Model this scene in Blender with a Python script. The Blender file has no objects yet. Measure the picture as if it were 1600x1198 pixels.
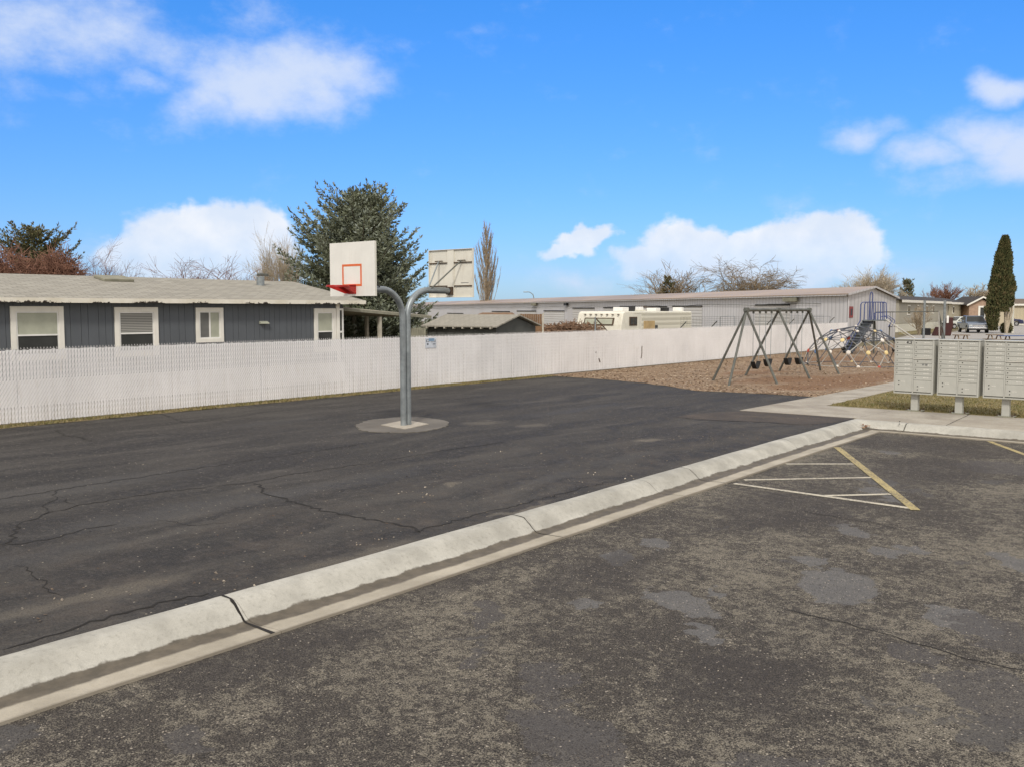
import bpy, math, random
from mathutils import Vector, Matrix, noise as mnoise
R = math.radians
SC = bpy.context.scene
COL = SC.collection
random.seed(11)

# ------------------------------------------------------------------ survey
# The site frame: x runs across the court, y runs along the long fence.
FPX, HCAM = 1450.0, 2.6
PITCH = math.atan(116 / FPX)
YAW = R(39.2)
SA, CA = math.sin(YAW), math.cos(YAW)

def W(X, Y, z=0.0):
    """survey (right, forward) -> site coordinates"""
    return Vector((X * CA - Y * SA, X * SA + Y * CA, z))

def ray(x, y):
    a = (x - 800) / FPX; b = (599 - y) / FPX
    return a, math.cos(PITCH) + b * math.sin(PITCH), -math.sin(PITCH) + b * math.cos(PITCH)

def G(x, y, z=0.0):
    r = ray(x, y); t = (z - HCAM) / r[2]
    return W(r[0] * t, r[1] * t, z)

def D(x, y, Y):
    r = ray(x, y); t = Y / r[1]
    return W(r[0] * t, Y, HCAM + r[2] * t)

def SL(x, t):
    """where the sight column x meets the line (t, *) of the site"""
    k = (x - 800) / 1454.0
    return (-t * CA - k * t * SA) / (SA - k * CA)

def ZH(y, P):
    """height at plan position P seen at row y"""
    Y = -P[0] * SA + P[1] * CA
    r = ray(800, y)
    return HCAM + r[2] / r[1] * Y

# ------------------------------------------------------------------ materials
def nd(nt, t, **kw):
    n = nt.nodes.new(t)
    for k, v in kw.items():
        setattr(n, k, v)
    return n

class NT:
    """small helper to write node graphs"""
    def __init__(s, nt): s.nt = nt
    def link(s, a, b): s.nt.links.new(a, b)
    def val(s, sock, v):
        if v is None: return
        if hasattr(v, 'links') or isinstance(v, bpy.types.NodeSocket): s.link(v, sock)
        else:
            if isinstance(v, (tuple, list)) and len(v) == 3 and sock.type == 'RGBA': v = (*v, 1)
            sock.default_value = v
    def math(s, op, a, b=0.0, c=None, clamp=False):
        n = nd(s.nt, 'ShaderNodeMath', operation=op, use_clamp=clamp)
        s.val(n.inputs[0], a); s.val(n.inputs[1], b)
        if c is not None: s.val(n.inputs[2], c)
        return n.outputs[0]
    def vmath(s, op, a, b=(0, 0, 0)):
        n = nd(s.nt, 'ShaderNodeVectorMath', operation=op)
        s.val(n.inputs[0], a); s.val(n.inputs[1], b)
        return n.outputs['Value'] if op in ('LENGTH', 'DOT_PRODUCT') else n.outputs[0]
    def mix(s, f, a, b, mode='MIX'):
        n = nd(s.nt, 'ShaderNodeMix', data_type='RGBA', blend_type=mode, clamp_factor=True)
        s.val(n.inputs[0], f); s.val(n.inputs[6], a); s.val(n.inputs[7], b)
        return n.outputs[2]
    def noise(s, vec, scale, detail=3, rough=0.55, dist=0.0):
        n = nd(s.nt, 'ShaderNodeTexNoise')
        s.val(n.inputs['Vector'], vec); n.inputs['Scale'].default_value = scale
        n.inputs['Detail'].default_value = detail; n.inputs['Roughness'].default_value = rough
        n.inputs['Distortion'].default_value = dist
        return n.outputs[0]
    def noisec(s, vec, scale, detail=2):
        n = nd(s.nt, 'ShaderNodeTexNoise')
        s.val(n.inputs['Vector'], vec); n.inputs['Scale'].default_value = scale
        n.inputs['Detail'].default_value = detail
        return n.outputs[1]
    def voro(s, vec, scale, feat='F1', out='Distance'):
        n = nd(s.nt, 'ShaderNodeTexVoronoi', feature=feat)
        s.val(n.inputs['Vector'], vec); n.inputs['Scale'].default_value = scale
        return n.outputs[out]
    def ramp(s, v, a, b, o0=0.0, o1=1.0, smooth=True):
        n = nd(s.nt, 'ShaderNodeMapRange', interpolation_type='SMOOTHSTEP' if smooth else 'LINEAR')
        s.val(n.inputs[0], v); s.val(n.inputs[1], a); s.val(n.inputs[2], b)
        s.val(n.inputs[3], o0); s.val(n.inputs[4], o1)
        return n.outputs[0]
    def scale(s, vec, sx, sy, sz, loc=(0, 0, 0), rot=(0, 0, 0)):
        n = nd(s.nt, 'ShaderNodeMapping')
        s.val(n.inputs[0], vec); n.inputs['Scale'].default_value = (sx, sy, sz)
        n.inputs['Location'].default_value = loc; n.inputs['Rotation'].default_value = rot
        return n.outputs[0]
    def bump(s, h, strength, dist):
        n = nd(s.nt, 'ShaderNodeBump')
        s.val(n.inputs['Height'], h); n.inputs['Strength'].default_value = strength
        n.inputs['Distance'].default_value = dist
        return n.outputs[0]
    def blob(s, vec, cx, cy, rx, ry, ang=0.0):
        """1 inside an ellipse on the ground, 0 outside"""
        v = s.vmath('SUBTRACT', vec, (cx, cy, 0))
        m = s.scale(v, 1, 1, 0, rot=(0, 0, -ang))
        m = s.vmath('MULTIPLY', m, (1 / rx, 1 / ry, 0))
        return s.math('SUBTRACT', 1.0, s.vmath('LENGTH', m))

def new_mat(name, col=(0.5, 0.5, 0.5), rough=0.7, metal=0.0):
    m = bpy.data.materials.new(name); m.use_nodes = True
    nt = m.node_tree; b = nt.nodes['Principled BSDF']
    b.inputs['Base Color'].default_value = (*col, 1)
    b.inputs['Roughness'].default_value = rough
    b.inputs['Metallic'].default_value = metal
    if 'Specular IOR Level' in b.inputs: b.inputs['Specular IOR Level'].default_value = 0.35
    n = NT(nt)
    tc = nd(nt, 'ShaderNodeTexCoord')
    return m, n, b, tc.outputs['Object']

def worn(name, col, rough=0.6, metal=0.0, dark=0.8, light=1.08, scale=3.0, grime=None, grime_amt=0.3, bump=0.0, bscale=60):
    """a painted or raw surface with patchy tone, some grime and a fine grain"""
    m, n, b, oc = new_mat(name, col, rough, metal)
    a = n.noise(oc, scale, 5, 0.6)
    c = n.mix(n.ramp(a, 0.3, 0.7), tuple(x * dark for x in col), tuple(min(1, x * light) for x in col))
    if grime:
        sv = n.scale(oc, 7, 7, 1.2)
        g = n.ramp(n.noise(sv, 1.5, 5, 0.65), 0.5, 0.75)
        c = n.mix(n.math('MULTIPLY', g, grime_amt), c, grime)
    n.link(c, b.inputs['Base Color'])
    n.val(b.inputs['Roughness'], n.ramp(a, 0.2, 0.8, rough * 0.85, min(1, rough * 1.15)))
    if bump:
        n.link(n.bump(n.noise(oc, bscale, 4), bump, 0.01), b.inputs['Normal'])
    return m

def island_mat(name, cols, rough=0.8, trans=0.0):
    """leaf, needle or chip colours drawn per small piece"""
    m, n, b, oc = new_mat(name, cols[0], rough)
    g = nd(n.nt, 'ShaderNodeNewGeometry')
    cr = nd(n.nt, 'ShaderNodeValToRGB')
    cr.color_ramp.interpolation = 'LINEAR'
    el = cr.color_ramp.elements
    el[0].position = 0; el[0].color = (*cols[0], 1)
    el[1].position = 1; el[1].color = (*cols[-1], 1)
    for i, c in enumerate(cols[1:-1]):
        e = el.new((i + 1) / (len(cols) - 1)); e.color = (*c, 1)
    big = n.noise(oc, 1.3, 3)
    f = n.math('ADD', n.math('MULTIPLY', g.outputs['Random Per Island'], 0.6), n.ramp(big, 0.3, 0.7, 0.0, 0.4))
    n.link(f, cr.inputs[0]); n.link(cr.outputs[0], b.inputs['Base Color'])
    return m

M = {}
def concrete(name, base, dark, stain=(0.16, 0.13, 0.10), amt=0.35):
    m, n, b, oc = new_mat(name, base, 0.9)
    a = n.noise(oc, 1.1, 6, 0.6); f = n.noise(oc, 14, 5, 0.7); g = n.noise(oc, 120, 2)
    c = n.mix(n.ramp(a, 0.35, 0.7), dark, base)
    c = n.mix(n.ramp(f, 0.35, 0.75, 0.25, 0.0), c, stain)
    c = n.mix(n.ramp(n.noise(oc, 0.55, 4, 0.6, 0.6), 0.53, 0.7, 0, amt), c, stain)
    c = n.mix(n.ramp(g, 0.3, 0.7, 0.16, 0.0), c, (0.1, 0.09, 0.08))
    n.link(c, b.inputs['Base Color'])
    n.link(n.bump(n.math('ADD', f, n.math('MULTIPLY', g, 0.4)), 0.35, 0.008), b.inputs['Normal'])
    return m
M['concrete'] = concrete('sidewalk_concrete', (0.50, 0.46, 0.38), (0.37, 0.33, 0.27))
M['collar'] = concrete('grey_patch_concrete', (0.19, 0.175, 0.15), (0.12, 0.11, 0.095))
M['footing'] = concrete('footing_concrete', (0.56, 0.51, 0.42), (0.44, 0.39, 0.32))

# curb and gutter: x of the UV map is distance along it, y the distance across
def curb_mat():
    m, n, b, oc = new_mat('curb_concrete', (0.5, 0.48, 0.42), 0.9)
    uv = nd(n.nt, 'ShaderNodeUVMap'); uv.uv_map = 'UVMap'
    sp = nd(n.nt, 'ShaderNodeSeparateXYZ'); n.link(uv.outputs[0], sp.inputs[0])
    v = sp.outputs[1]
    a = n.noise(oc, 1.6, 6, 0.6); f = n.noise(oc, 22, 5, 0.7); g = n.noise(oc, 150, 2)
    top = n.mix(n.ramp(a, 0.3, 0.7), (0.36, 0.345, 0.30), (0.56, 0.54, 0.475))
    top = n.mix(n.ramp(f, 0.5, 0.72, 0, 0.42), top, (0.24, 0.23, 0.19))
    pit = n.ramp(n.noise(oc, 45, 3, 0.7), 0.66, 0.72, 0, 0.45)
    top = n.mix(pit, top, (0.2, 0.19, 0.16))
    scuff = n.ramp(n.noise(n.scale(oc, 3, 1.1, 3), 1.6, 5, 0.7), 0.66, 0.74, 0, 0.55)
    top = n.mix(scuff, top, (0.17, 0.165, 0.15))
    pan = n.mix(n.ramp(a, 0.3, 0.7), (0.36, 0.32, 0.25), (0.5, 0.45, 0.36))
    pan = n.mix(n.ramp(f, 0.5, 0.8, 0, 0.35), pan, (0.2, 0.18, 0.14))
    wob = n.math('MULTIPLY', n.math('SUBTRACT', n.noise(n.scale(oc, 1, 0.8, 1), 2.6, 5, 0.7), 0.5), 0.16)
    vw = n.math('ADD', v, wob)
    band = n.math('MULTIPLY', n.ramp(vw, 0.40, 0.425), n.ramp(vw, 0.60, 0.655, 1, 0))
    damp = n.mix(n.ramp(n.noise(oc, 6, 5, 0.65), 0.3, 0.75), (0.062, 0.050, 0.034), (0.135, 0.110, 0.078))
    c = n.mix(n.ramp(v, 0.41, 0.46), top, pan)
    c = n.mix(n.math('MULTIPLY', band, 0.92), c, damp)
    lipd = n.ramp(n.math('ADD', v, n.math('MULTIPLY', f, 0.05)), 0.86, 0.9, 0, 0.6)
    c = n.mix(lipd, c, (0.2, 0.17, 0.13))
    c = n.mix(n.ramp(g, 0.3, 0.7, 0.2, 0), c, (0.12, 0.11, 0.1))
    n.link(c, b.inputs['Base Color'])
    n.val(b.inputs['Roughness'], n.ramp(band, 0, 1, 0.92, 0.7))
    n.link(n.bump(n.math('ADD', f, n.math('MULTIPLY', g, 0.5)), 0.4, 0.008), b.inputs['Normal'])
    return m
M['curb'] = curb_mat()

def court_mat():
    m, n, b, oc = new_mat('court_asphalt', (0.05, 0.048, 0.046), 0.85)
    wv = n.vmath('ADD', oc, n.vmath('MULTIPLY', n.noisec(oc, 0.45, 3), (1.6, 1.6, 0)))
    st = n.scale(wv, 1.1, 0.16, 1)           # long lanes left by the paver
    lane = n.noise(st, 1.5, 5, 0.6)
    a = n.noise(oc, 0.35, 5, 0.6, 0.5)
    c = n.mix(n.ramp(lane, 0.36, 0.66), (0.026, 0.024, 0.0225), (0.084, 0.078, 0.071))
    c = n.mix(n.ramp(a, 0.35, 0.65, 0.0, 0.45), c, (0.036, 0.033, 0.032))
    dust = n.ramp(n.noise(n.scale(wv, 1.3, 0.3, 1), 1.1, 6, 0.68), 0.56, 0.78)
    c = n.mix(n.math('MULTIPLY', dust, 0.6), c, (0.15, 0.137, 0.12))
    # brownish silt toward the curb side of the court
    sx = nd(n.nt, 'ShaderNodeSeparateXYZ'); n.link(wv, sx.inputs[0])
    near = n.ramp(sx.outputs[0], -12.0, -7.0)
    silt = n.math('MULTIPLY', near, n.ramp(n.noise(oc, 1.7, 6, 0.7), 0.42, 0.72))
    c = n.mix(n.math('MULTIPLY', silt, 0.55), c, (0.12, 0.098, 0.078))
    for (px, py, rx, ry, k) in ((120, 760, .7, 3.2, .4), (330, 790, .5, 2.6, .4), (560, 750, .5, 2.4, .4), (900, 640, .6, 3.0, .4), (150, 930, .25, 1.5, .5), (755, 660, .5, .8, .5), (830, 664, .35, .7, .5), (1010, 687, .35, .45, .8), (700, 757, .16, .2, .7),
                                (560, 870, .2, 1.4, .5), (860, 745, .25, 1.2, .45), (45, 870, .5, 1.6, .35), (980, 715, .3, 1.5, .4),
                                (820, 795, .12, 1.0, .7), (250, 800, .6, 2.2, .25), (420, 660, .6, 1.8, .3)):
        g = G(px, py)
        bl = n.blob(n.vmath('ADD', oc, n.vmath('MULTIPLY', n.vmath('SUBTRACT', n.noisec(oc, 2.2, 4), (.5, .5, .5)), (.8, .8, 0))), g.x, g.y, rx, ry)
        c = n.mix(n.ramp(bl, 0.0, 0.7, 0, k), c, (0.19, 0.165, 0.13) if k > .45 else (0.085, 0.083, 0.082))
    gr = n.noise(oc, 260, 2, 0.6); g2 = n.noise(oc, 60, 4, 0.75)
    c = n.mix(n.ramp(gr, 0.55, 0.72, 0, 0.55), c, (0.17, 0.155, 0.14))
    c = n.mix(n.ramp(g2, 0.36, 0.52, 0.65, 0), c, (0.016, 0.015, 0.015))
    c = n.mix(n.ramp(n.noise(oc, 9, 6, .78), .50, .66, 0, .5), c, (0.12, 0.108, 0.093))
    g3 = n.noise(oc, 34, 5, .85)
    c = n.mix(n.ramp(g3, .52, .66, 0, .6), c, (0.135, 0.12, 0.10))
    c = n.mix(n.ramp(g3, .34, .47, .65, 0), c, (0.017, 0.015, 0.014))
    spv = n.voro(oc, 26, 'F1', 'Color'); sps = nd(n.nt, 'ShaderNodeSeparateColor'); n.link(spv, sps.inputs[0])
    near_pt = n.math('LESS_THAN', n.voro(oc, 26), 0.26)
    c = n.mix(n.math('MULTIPLY', n.math('MULTIPLY', n.math('GREATER_THAN', sps.outputs[0], 0.975), near_pt), 0.8), c, (0.38, 0.33, 0.26))
    n.link(c, b.inputs['Base Color'])
    b.inputs['Specular IOR Level'].default_value = 0.2
    n.val(b.inputs['Roughness'], n.ramp(lane, 0.3, 0.7, 0.75, 0.95))
    n.link(n.bump(n.math('ADD', g2, gr), 0.45, 0.01), b.inputs['Normal'])
    return m
M['court'] = court_mat()

def lot_mat():
    m, n, b, oc = new_mat('lot_asphalt', (0.09, 0.08, 0.07), 0.9)
    wj = n.vmath('MULTIPLY', n.vmath('SUBTRACT', n.noisec(oc, 3.0, 5), (.5, .5, .5)), (.9, .9, 0))
    wv = n.vmath('ADD', oc, wj)
    big = n.noise(n.scale(oc, 1, 1, 1, loc=(3, 7, 0)), 0.42, 4, 0.6)
    mid = n.noise(wv, 2.1, 6, 0.72)
    fine = n.noise(oc, 17, 6, 0.78)
    grain = n.noise(oc, 95, 3, 0.7)
    # flaking: light dried binder over dark stone
    fine2 = n.noise(oc, 7, 6, 0.8)
    f = n.math('ADD', n.math('MULTIPLY', big, 0.5), n.math('MULTIPLY', mid, 0.5))
    f = n.math('ADD', f, n.math('MULTIPLY', fine2, 0.8))
    f = n.math('ADD', f, n.math('MULTIPLY', fine, 0.7))
    f = n.math('ADD', f, n.math('MULTIPLY', grain, 0.8))
    tan = n.mix(n.ramp(grain, 0.3, 0.7), (0.110, 0.097, 0.075), (0.265, 0.235, 0.185))
    drk = n.mix(n.ramp(grain, 0.35, 0.65), (0.022, 0.020, 0.018), (0.105, 0.091, 0.077))
    c = n.mix(n.ramp(f, 1.60, 1.80), drk, tan)
    # smooth grey areas where the old sealer still holds
    seal = n.ramp(n.math('ADD', n.noise(n.scale(wv, 1, 1, 1, loc=(11, 2, 0)), 0.75, 5, 0.62), n.math('MULTIPLY', grain, .08)), 0.665, 0.70)
    sealc = n.mix(n.ramp(grain, 0.3, 0.7), (0.060, 0.056, 0.053), (0.115, 0.107, 0.100))
    c = n.mix(n.math('MULTIPLY', seal, 0.85), c, sealc)
    wj2 = n.vmath('MULTIPLY', n.vmath('SUBTRACT', n.noisec(oc, 4.5, 5), (.5, .5, .5)), (.62, .62, 0))
    wv2 = n.vmath('ADD', oc, wj2)
    def patches(lst, col0, col1, k, c):
        acc = None
        for (px, py, rw, rh, an) in lst:
            g = G(px, py, -0.14)
            gx = (G(px + rw, py, -0.14) - G(px - rw, py, -0.14)).length / 2
            gy = (G(px, py + rh, -0.14) - G(px, py - rh, -0.14)).length / 2
            bl = n.blob(wv2, g.x, g.y, gx, gy, YAW + R(an))
            acc = bl if acc is None else n.math('MAXIMUM', acc, bl)
        return n.mix(n.ramp(acc, -0.05, 0.06, 0, k), c, n.mix(n.ramp(grain, 0.3, 0.7), col0, col1))
    c = patches([(1310, 915, 62, 26, -15), (1265, 876, 26, 10, 0), (1325, 824, 20, 7, 0), (1345, 835, 20, 6, 0), (1065, 940, 42, 22, 35),
                 (1100, 990, 26, 14, 0), (1120, 925, 18, 10, 0), (965, 870, 34, 11, 0), (1025, 849, 20, 9, 0), (1385, 706, 12, 3, 0),
                 (1375, 752, 26, 6, 0), (1365, 765, 20, 6, 0), (915, 946, 16, 8, 0), (1500, 970, 44, 24, 0), (1590, 880, 22, 16, 0),
                 (1385, 862, 22, 8, 0), (1425, 858, 20, 8, 0), (1400, 780, 22, 6, 0)],
                (0.105, 0.101, 0.098), (0.175, 0.168, 0.162), 0.8, c)
    c = patches([(850, 1060, 42, 34, 0), (880, 1150, 70, 60, 20), (760, 960, 26, 22, 0), (1530, 1070, 80, 28, -18), (1580, 1110, 60, 34, 0),
                 (745, 1030, 16, 14, 0), (1430, 1020, 34, 14, 0), (300, 1150, 30, 16, 0), (1200, 1190, 90, 14, 0), (1560, 990, 60, 30, 0), (1560, 730, 60, 10, 0)],
                (0.052, 0.047, 0.045), (0.120, 0.110, 0.103), 0.75, c)
    # darker stained ground beside the gutter, at the hatching and in the far corner
    acc = None
    for (px, py, rx, ry) in ((430, 1010, .7, 1.3), (1230, 790, 1.0, 2.2), (1400, 690, 1.3, 1.6), (1440, 735, 1.0, 2.2), (930, 900, .6, 1.4), (1150, 1060, .5, .9), (700, 900, .4, .9), (1480, 700, 1.6, 1.2)):
        g = G(px, py, -0.14)
        bl = n.blob(n.vmath('ADD', oc, n.vmath('MULTIPLY', wj, (1.3, 1.3, 0))), g.x, g.y, rx, ry)
        acc = bl if acc is None else n.math('MAXIMUM', acc, bl)
    c = n.mix(n.ramp(acc, -0.1, 0.5, 0, 0.6), c, n.mix(n.ramp(grain, .3, .7), (0.030, 0.026, 0.024), (0.075, 0.066, 0.06)))
    vn = nd(n.nt, 'ShaderNodeTexVoronoi'); n.val(vn.inputs[0], oc); vn.inputs['Scale'].default_value = 58
    sps = nd(n.nt, 'ShaderNodeSeparateColor'); n.link(vn.outputs['Color'], sps.inputs[0])
    stone = n.math('MULTIPLY', n.math('GREATER_THAN', sps.outputs[0], n.ramp(n.noise(oc, 1.2, 4), .35, .6, .985, .90)), n.math('LESS_THAN', vn.outputs['Distance'], n.ramp(sps.outputs[2], 0, 1, .16, .42)))
    c = n.mix(n.math('MULTIPLY', stone, 0.55), c, n.mix(sps.outputs[1], (0.26, 0.22, 0.17), (0.75, 0.66, 0.54)))
    dst = n.math('MULTIPLY', n.math('LESS_THAN', sps.outputs[0], 0.12), n.math('LESS_THAN', vn.outputs['Distance'], 0.45))
    c = n.mix(n.math('MULTIPLY', dst, 0.7), c, (0.02, 0.017, 0.015))
    n.link(c, b.inputs['Base Color'])
    b.inputs['Specular IOR Level'].default_value = 0.2
    h = n.math('ADD', n.math('MULTIPLY', fine, 1.0), n.math('MULTIPLY', grain, 1.2))
    n.link(n.bump(h, 0.55, 0.012), b.inputs['Normal'])
    return m
M['lot'] = lot_mat()

def ground_mat(name, cols, s1, s2, bump=0.6, spots=()):
    m, n, b, oc = new_mat(name, cols[0], 0.95)
    a = n.noise(oc, s1, 6, 0.65, 0.3); f = n.noise(oc, s2, 5, 0.75)
    c = n.mix(n.ramp(a, 0.35, 0.65), cols[0], cols[1])
    c = n.mix(n.ramp(f, 0.4, 0.65), c, cols[2])
    c = n.mix(n.ramp(n.noise(oc, s2 * 2.3, 3, 0.7), 0.55, 0.7, 0, 0.6), c, cols[3])
    for (px, py, rx, ry, col_) in spots:
        g_ = G(px, py); bl = n.blob(n.vmath('ADD', oc, n.vmath('MULTIPLY', n.vmath('SUBTRACT', n.noisec(oc, 1.2, 4), (.5, .5, .5)), (2.2, 2.2, 0))), g_.x, g_.y, rx, ry)
        c = n.mix(n.ramp(bl, 0, .5, 0, .8), c, n.mix(n.ramp(f, .35, .65), col_, tuple(v * 1.9 for v in col_)))
    n.link(c, b.inputs['Base Color'])
    n.link(n.bump(f, bump, 0.03), b.inputs['Normal'])
    return m
DK = (0.135, 0.074, 0.036)
SPOTS = [(1205, 594, 1.3, 2.6, DK), (1255, 592, 1.2, 2.4, DK), (1300, 600, 1.5, 3.5, DK), (1360, 590, 1.6, 6, DK), (1180, 582, 1.0, 2.5, DK), (1240, 606, 1.2, 1.6, DK), (1300, 562, 2.4, 5, DK)]
M['ground'] = ground_mat('dry_ground', [(0.13, 0.115, 0.06), (0.17, 0.14, 0.085), (0.20, 0.16, 0.10), (0.09, 0.085, 0.04)], 0.2, 6)
M['grass_soil'] = ground_mat('winter_turf', [(0.14, 0.13, 0.045), (0.20, 0.16, 0.07), (0.24, 0.19, 0.095), (0.09, 0.10, 0.03)], 0.9, 9)
M['mulch'] = ground_mat('wood_mulch', [(0.19, 0.115, 0.060), (0.26, 0.18, 0.115), (0.33, 0.245, 0.165), (0.08, 0.05, 0.03)], 0.45, 14, 0.9, SPOTS)
M['strip'] = ground_mat('dry_weeds', [(0.14, 0.11, 0.06), (0.2, 0.16, 0.09), (0.24, 0.19, 0.12), (0.05, 0.045, 0.025)], 1.5, 16, 0.9)
M['street'] = ground_mat('street_surface', [(0.34, 0.32, 0.30), (0.38, 0.36, 0.33), (0.36, 0.34, 0.31), (0.30, 0.28, 0.25)], 0.2, 6, 0.2)
M['brown_patch'] = ground_mat('settled_asphalt', [(0.055, 0.045, 0.038), (0.10, 0.078, 0.06), (0.06, 0.052, 0.046), (0.12, 0.09, 0.065)], 1.2, 12, 0.5)

def paint_mat(name, col, wear=0.5):
    m, n, b, oc = new_mat(name, col, 0.7)
    w = n.ramp(n.math('ADD', n.noise(oc, 30, 4, 0.75), n.math('MULTIPLY', n.noise(oc, 4, 4), .35)), wear + 0.12, wear + 0.28)
    c = n.mix(n.ramp(n.noise(oc, 3, 3), 0.3, 0.7), tuple(x * .85 for x in col), col)
    n.link(n.mix(n.math('MULTIPLY', w, .8), c, (0.10, 0.085, 0.07)), b.inputs['Base Color'])
    return m
M['white_line'] = paint_mat('worn_white_line_paint', (0.62, 0.56, 0.43), 0.52)
M['yellow_line'] = paint_mat('worn_yellow_line_paint', (0.50, 0.40, 0.17), 0.5)
M['crack'] = worn('crack_dark_fill', (0.022, 0.019, 0.016), 1.0)  # near-black fill for pavement cracks and joints

M['galv'] = worn('galvanised_steel', (0.30, 0.33, 0.34), 0.45, 0.55, 0.8, 1.15, 5, (0.2, 0.19, 0.17), 0.25)
M['steel_dark'] = worn('weathered_steel_tube', (0.13, 0.135, 0.12), 0.6, 0.4, 0.75, 1.3, 4, (0.12, 0.08, 0.05), 0.4)
M['board_white'] = worn('board_white_paint', (0.80, 0.78, 0.72), 0.45, 0, 0.95, 1.03, 2.5, (0.55, 0.5, 0.42), 0.15)
M['board_back'] = worn('board_back_paint', (0.74, 0.71, 0.62), 0.5, 0, 0.92, 1.04, 2.5, (0.45, 0.36, 0.25), 0.35)
M['orange'] = worn('orange_target_paint', (0.75, 0.16, 0.045), 0.5, 0, 0.9)
M['red_rim'] = worn('red_rim_paint', (0.50, 0.025, 0.02), 0.4, 0, 0.8, 1.1, 6)
M['rust'] = worn('rusty_dark_steel', (0.11, 0.075, 0.05), 0.8, 0.2)
M['slat'] = worn('white_fence_slat', (0.87, 0.85, 0.84), 0.55, 0, 0.9, 1.03, 0.3, (0.5, 0.42, 0.33), 0.25)
M['wire_grey'] = worn('grey_coated_wire', (0.50, 0.485, 0.47), 0.5, 0, 0.8, 1.2, 1.0)
M['wire'] = worn('white_coated_wire', (0.74, 0.72, 0.69), 0.5, 0, 0.9, 1.05, 1.0)
M['post'] = worn('grey_fence_post', (0.42, 0.42, 0.40), 0.5, 0.4)
M['siding'] = worn('slate_grey_siding', (0.108, 0.118, 0.130), 0.75, 0, 0.92, 1.06, 1.2, (0.14, 0.14, 0.14), 0.15)
M['groove'] = worn('siding_groove', (0.035, 0.04, 0.048), 0.9)
M['trim'] = worn('cream_trim_paint', (0.83, 0.80, 0.72), 0.6, 0, 0.93, 1.02, 3, (0.5, 0.44, 0.34), 0.2)
M['white'] = worn('plain_white_paint', (0.78, 0.77, 0.73), 0.55, 0, 0.94)

def fascia_mat():
    m, n, b, oc = new_mat('peeling_fascia_paint', (0.8, 0.76, 0.66), 0.7)
    sx = nd(n.nt, 'ShaderNodeSeparateXYZ'); n.link(oc, sx.inputs[0])
    z = sx.outputs[2]
    patch = n.ramp(n.noise(n.scale(oc, 1, 1, 0.3), 1.1, 3, 0.6), 0.42, 0.62, 0, 0.24)
    e = n.math('ADD', n.noise(n.scale(oc, 1, 1, 2), 9, 5, 0.75), patch)
    low = n.ramp(z, 2.76, 2.87, 0.15, -0.22, False)
    w = n.ramp(n.math('ADD', e, low), 0.705, 0.735)
    c = n.mix(n.ramp(n.noise(oc, 2, 4), .3, .7), (0.70, 0.65, 0.53), (0.82, 0.78, 0.68))
    n.link(n.mix(w, c, (0.03, 0.022, 0.016)), b.inputs['Base Color'])
    return m
M['fascia'] = fascia_mat()

def shingle_mat(name, c1, c2, mortar, sx=3.0):
    m, n, b, oc = new_mat(name, c1, 0.95)
    v = n.scale(oc, 1, 1, 1, rot=(0, 0, R(90)))
    br = nd(n.nt, 'ShaderNodeTexBrick'); n.link(v, br.inputs['Vector'])
    br.inputs['Color1'].default_value = (*c1, 1); br.inputs['Color2'].default_value = (*c2, 1)
    br.inputs['Mortar'].default_value = (*mortar, 1); br.inputs['Scale'].default_value = sx
    br.inputs['Mortar Size'].default_value = 0.03; br.inputs['Mortar Smooth'].default_value = 0.4
    br.inputs['Row Height'].default_value = 0.42; br.inputs['Brick Width'].default_value = 0.9
    a = n.noise(oc, 0.8, 5, 0.6); f = n.noise(oc, 40, 3, 0.7)
    c = n.mix(n.ramp(a, 0.3, 0.7, 0, 0.35), br.outputs[0], tuple(x * .72 for x in c1))
    c = n.mix(n.ramp(f, 0.35, 0.65, 0.3, 0), c, tuple(x * .5 for x in c1))
    n.link(c, b.inputs['Base Color'])
    n.link(n.bump(n.math('ADD', br.outputs[1], n.math('MULTIPLY', f, -.4)), -0.3, 0.02), b.inputs['Normal'])
    return m
M['roof'] = shingle_mat('weathered_tan_shingles', (0.42, 0.395, 0.335), (0.31, 0.29, 0.245), (0.13, 0.12, 0.10), 2.2)
M['shed_roof'] = shingle_mat('pale_grey_shingles', (0.40, 0.37, 0.31), (0.33, 0.31, 0.26), (0.2, 0.19, 0.16))
M['dark_roof'] = shingle_mat('dark_shingles', (0.075, 0.065, 0.058), (0.055, 0.05, 0.046), (0.03, 0.03, 0.03), 2)

def ribbed(name, col, pitch, axis=0, dark=0.75, depth=0.03, grime=(0.4, 0.36, 0.32)):
    m, n, b, oc = new_mat(name, col, 0.6)
    wv = nd(n.nt, 'ShaderNodeTexWave', wave_type='BANDS', bands_direction='X' if axis == 0 else 'Z', wave_profile='SIN')
    n.link(oc, wv.inputs['Vector']); wv.inputs['Scale'].default_value = 1 / pitch * 0.314
    a = n.noise(oc, 0.25, 4)
    c = n.mix(n.ramp(wv.outputs[1], 0.0, 0.18), tuple(x * dark for x in col), col)
    c = n.mix(n.ramp(a, 0.35, 0.7, 0, 0.2), c, grime)
    n.link(c, b.inputs['Base Color'])
    n.link(n.bump(wv.outputs[1], 0.5, depth), b.inputs['Normal'])
    return m
M['metal_wall'] = ribbed('ribbed_pale_metal_wall', (0.60, 0.595, 0.61), 0.45)
M['gable_wall'] = ribbed('ribbed_grey_metal_gable', (0.54, 0.53, 0.535), 0.45)
M['rollup'] = ribbed('rollup_door_metal', (0.60, 0.59, 0.57), 0.3, 2, 0.7)
M['metal_roof'] = worn('faded_tan_metal_roof', (0.36, 0.285, 0.228), 0.6, 0, 0.82, 1.15, 0.12, (0.3, 0.26, 0.23), 0.4)
M['dark_gap'] = worn('dark_opening', (0.03, 0.028, 0.028), 0.9)
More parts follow.
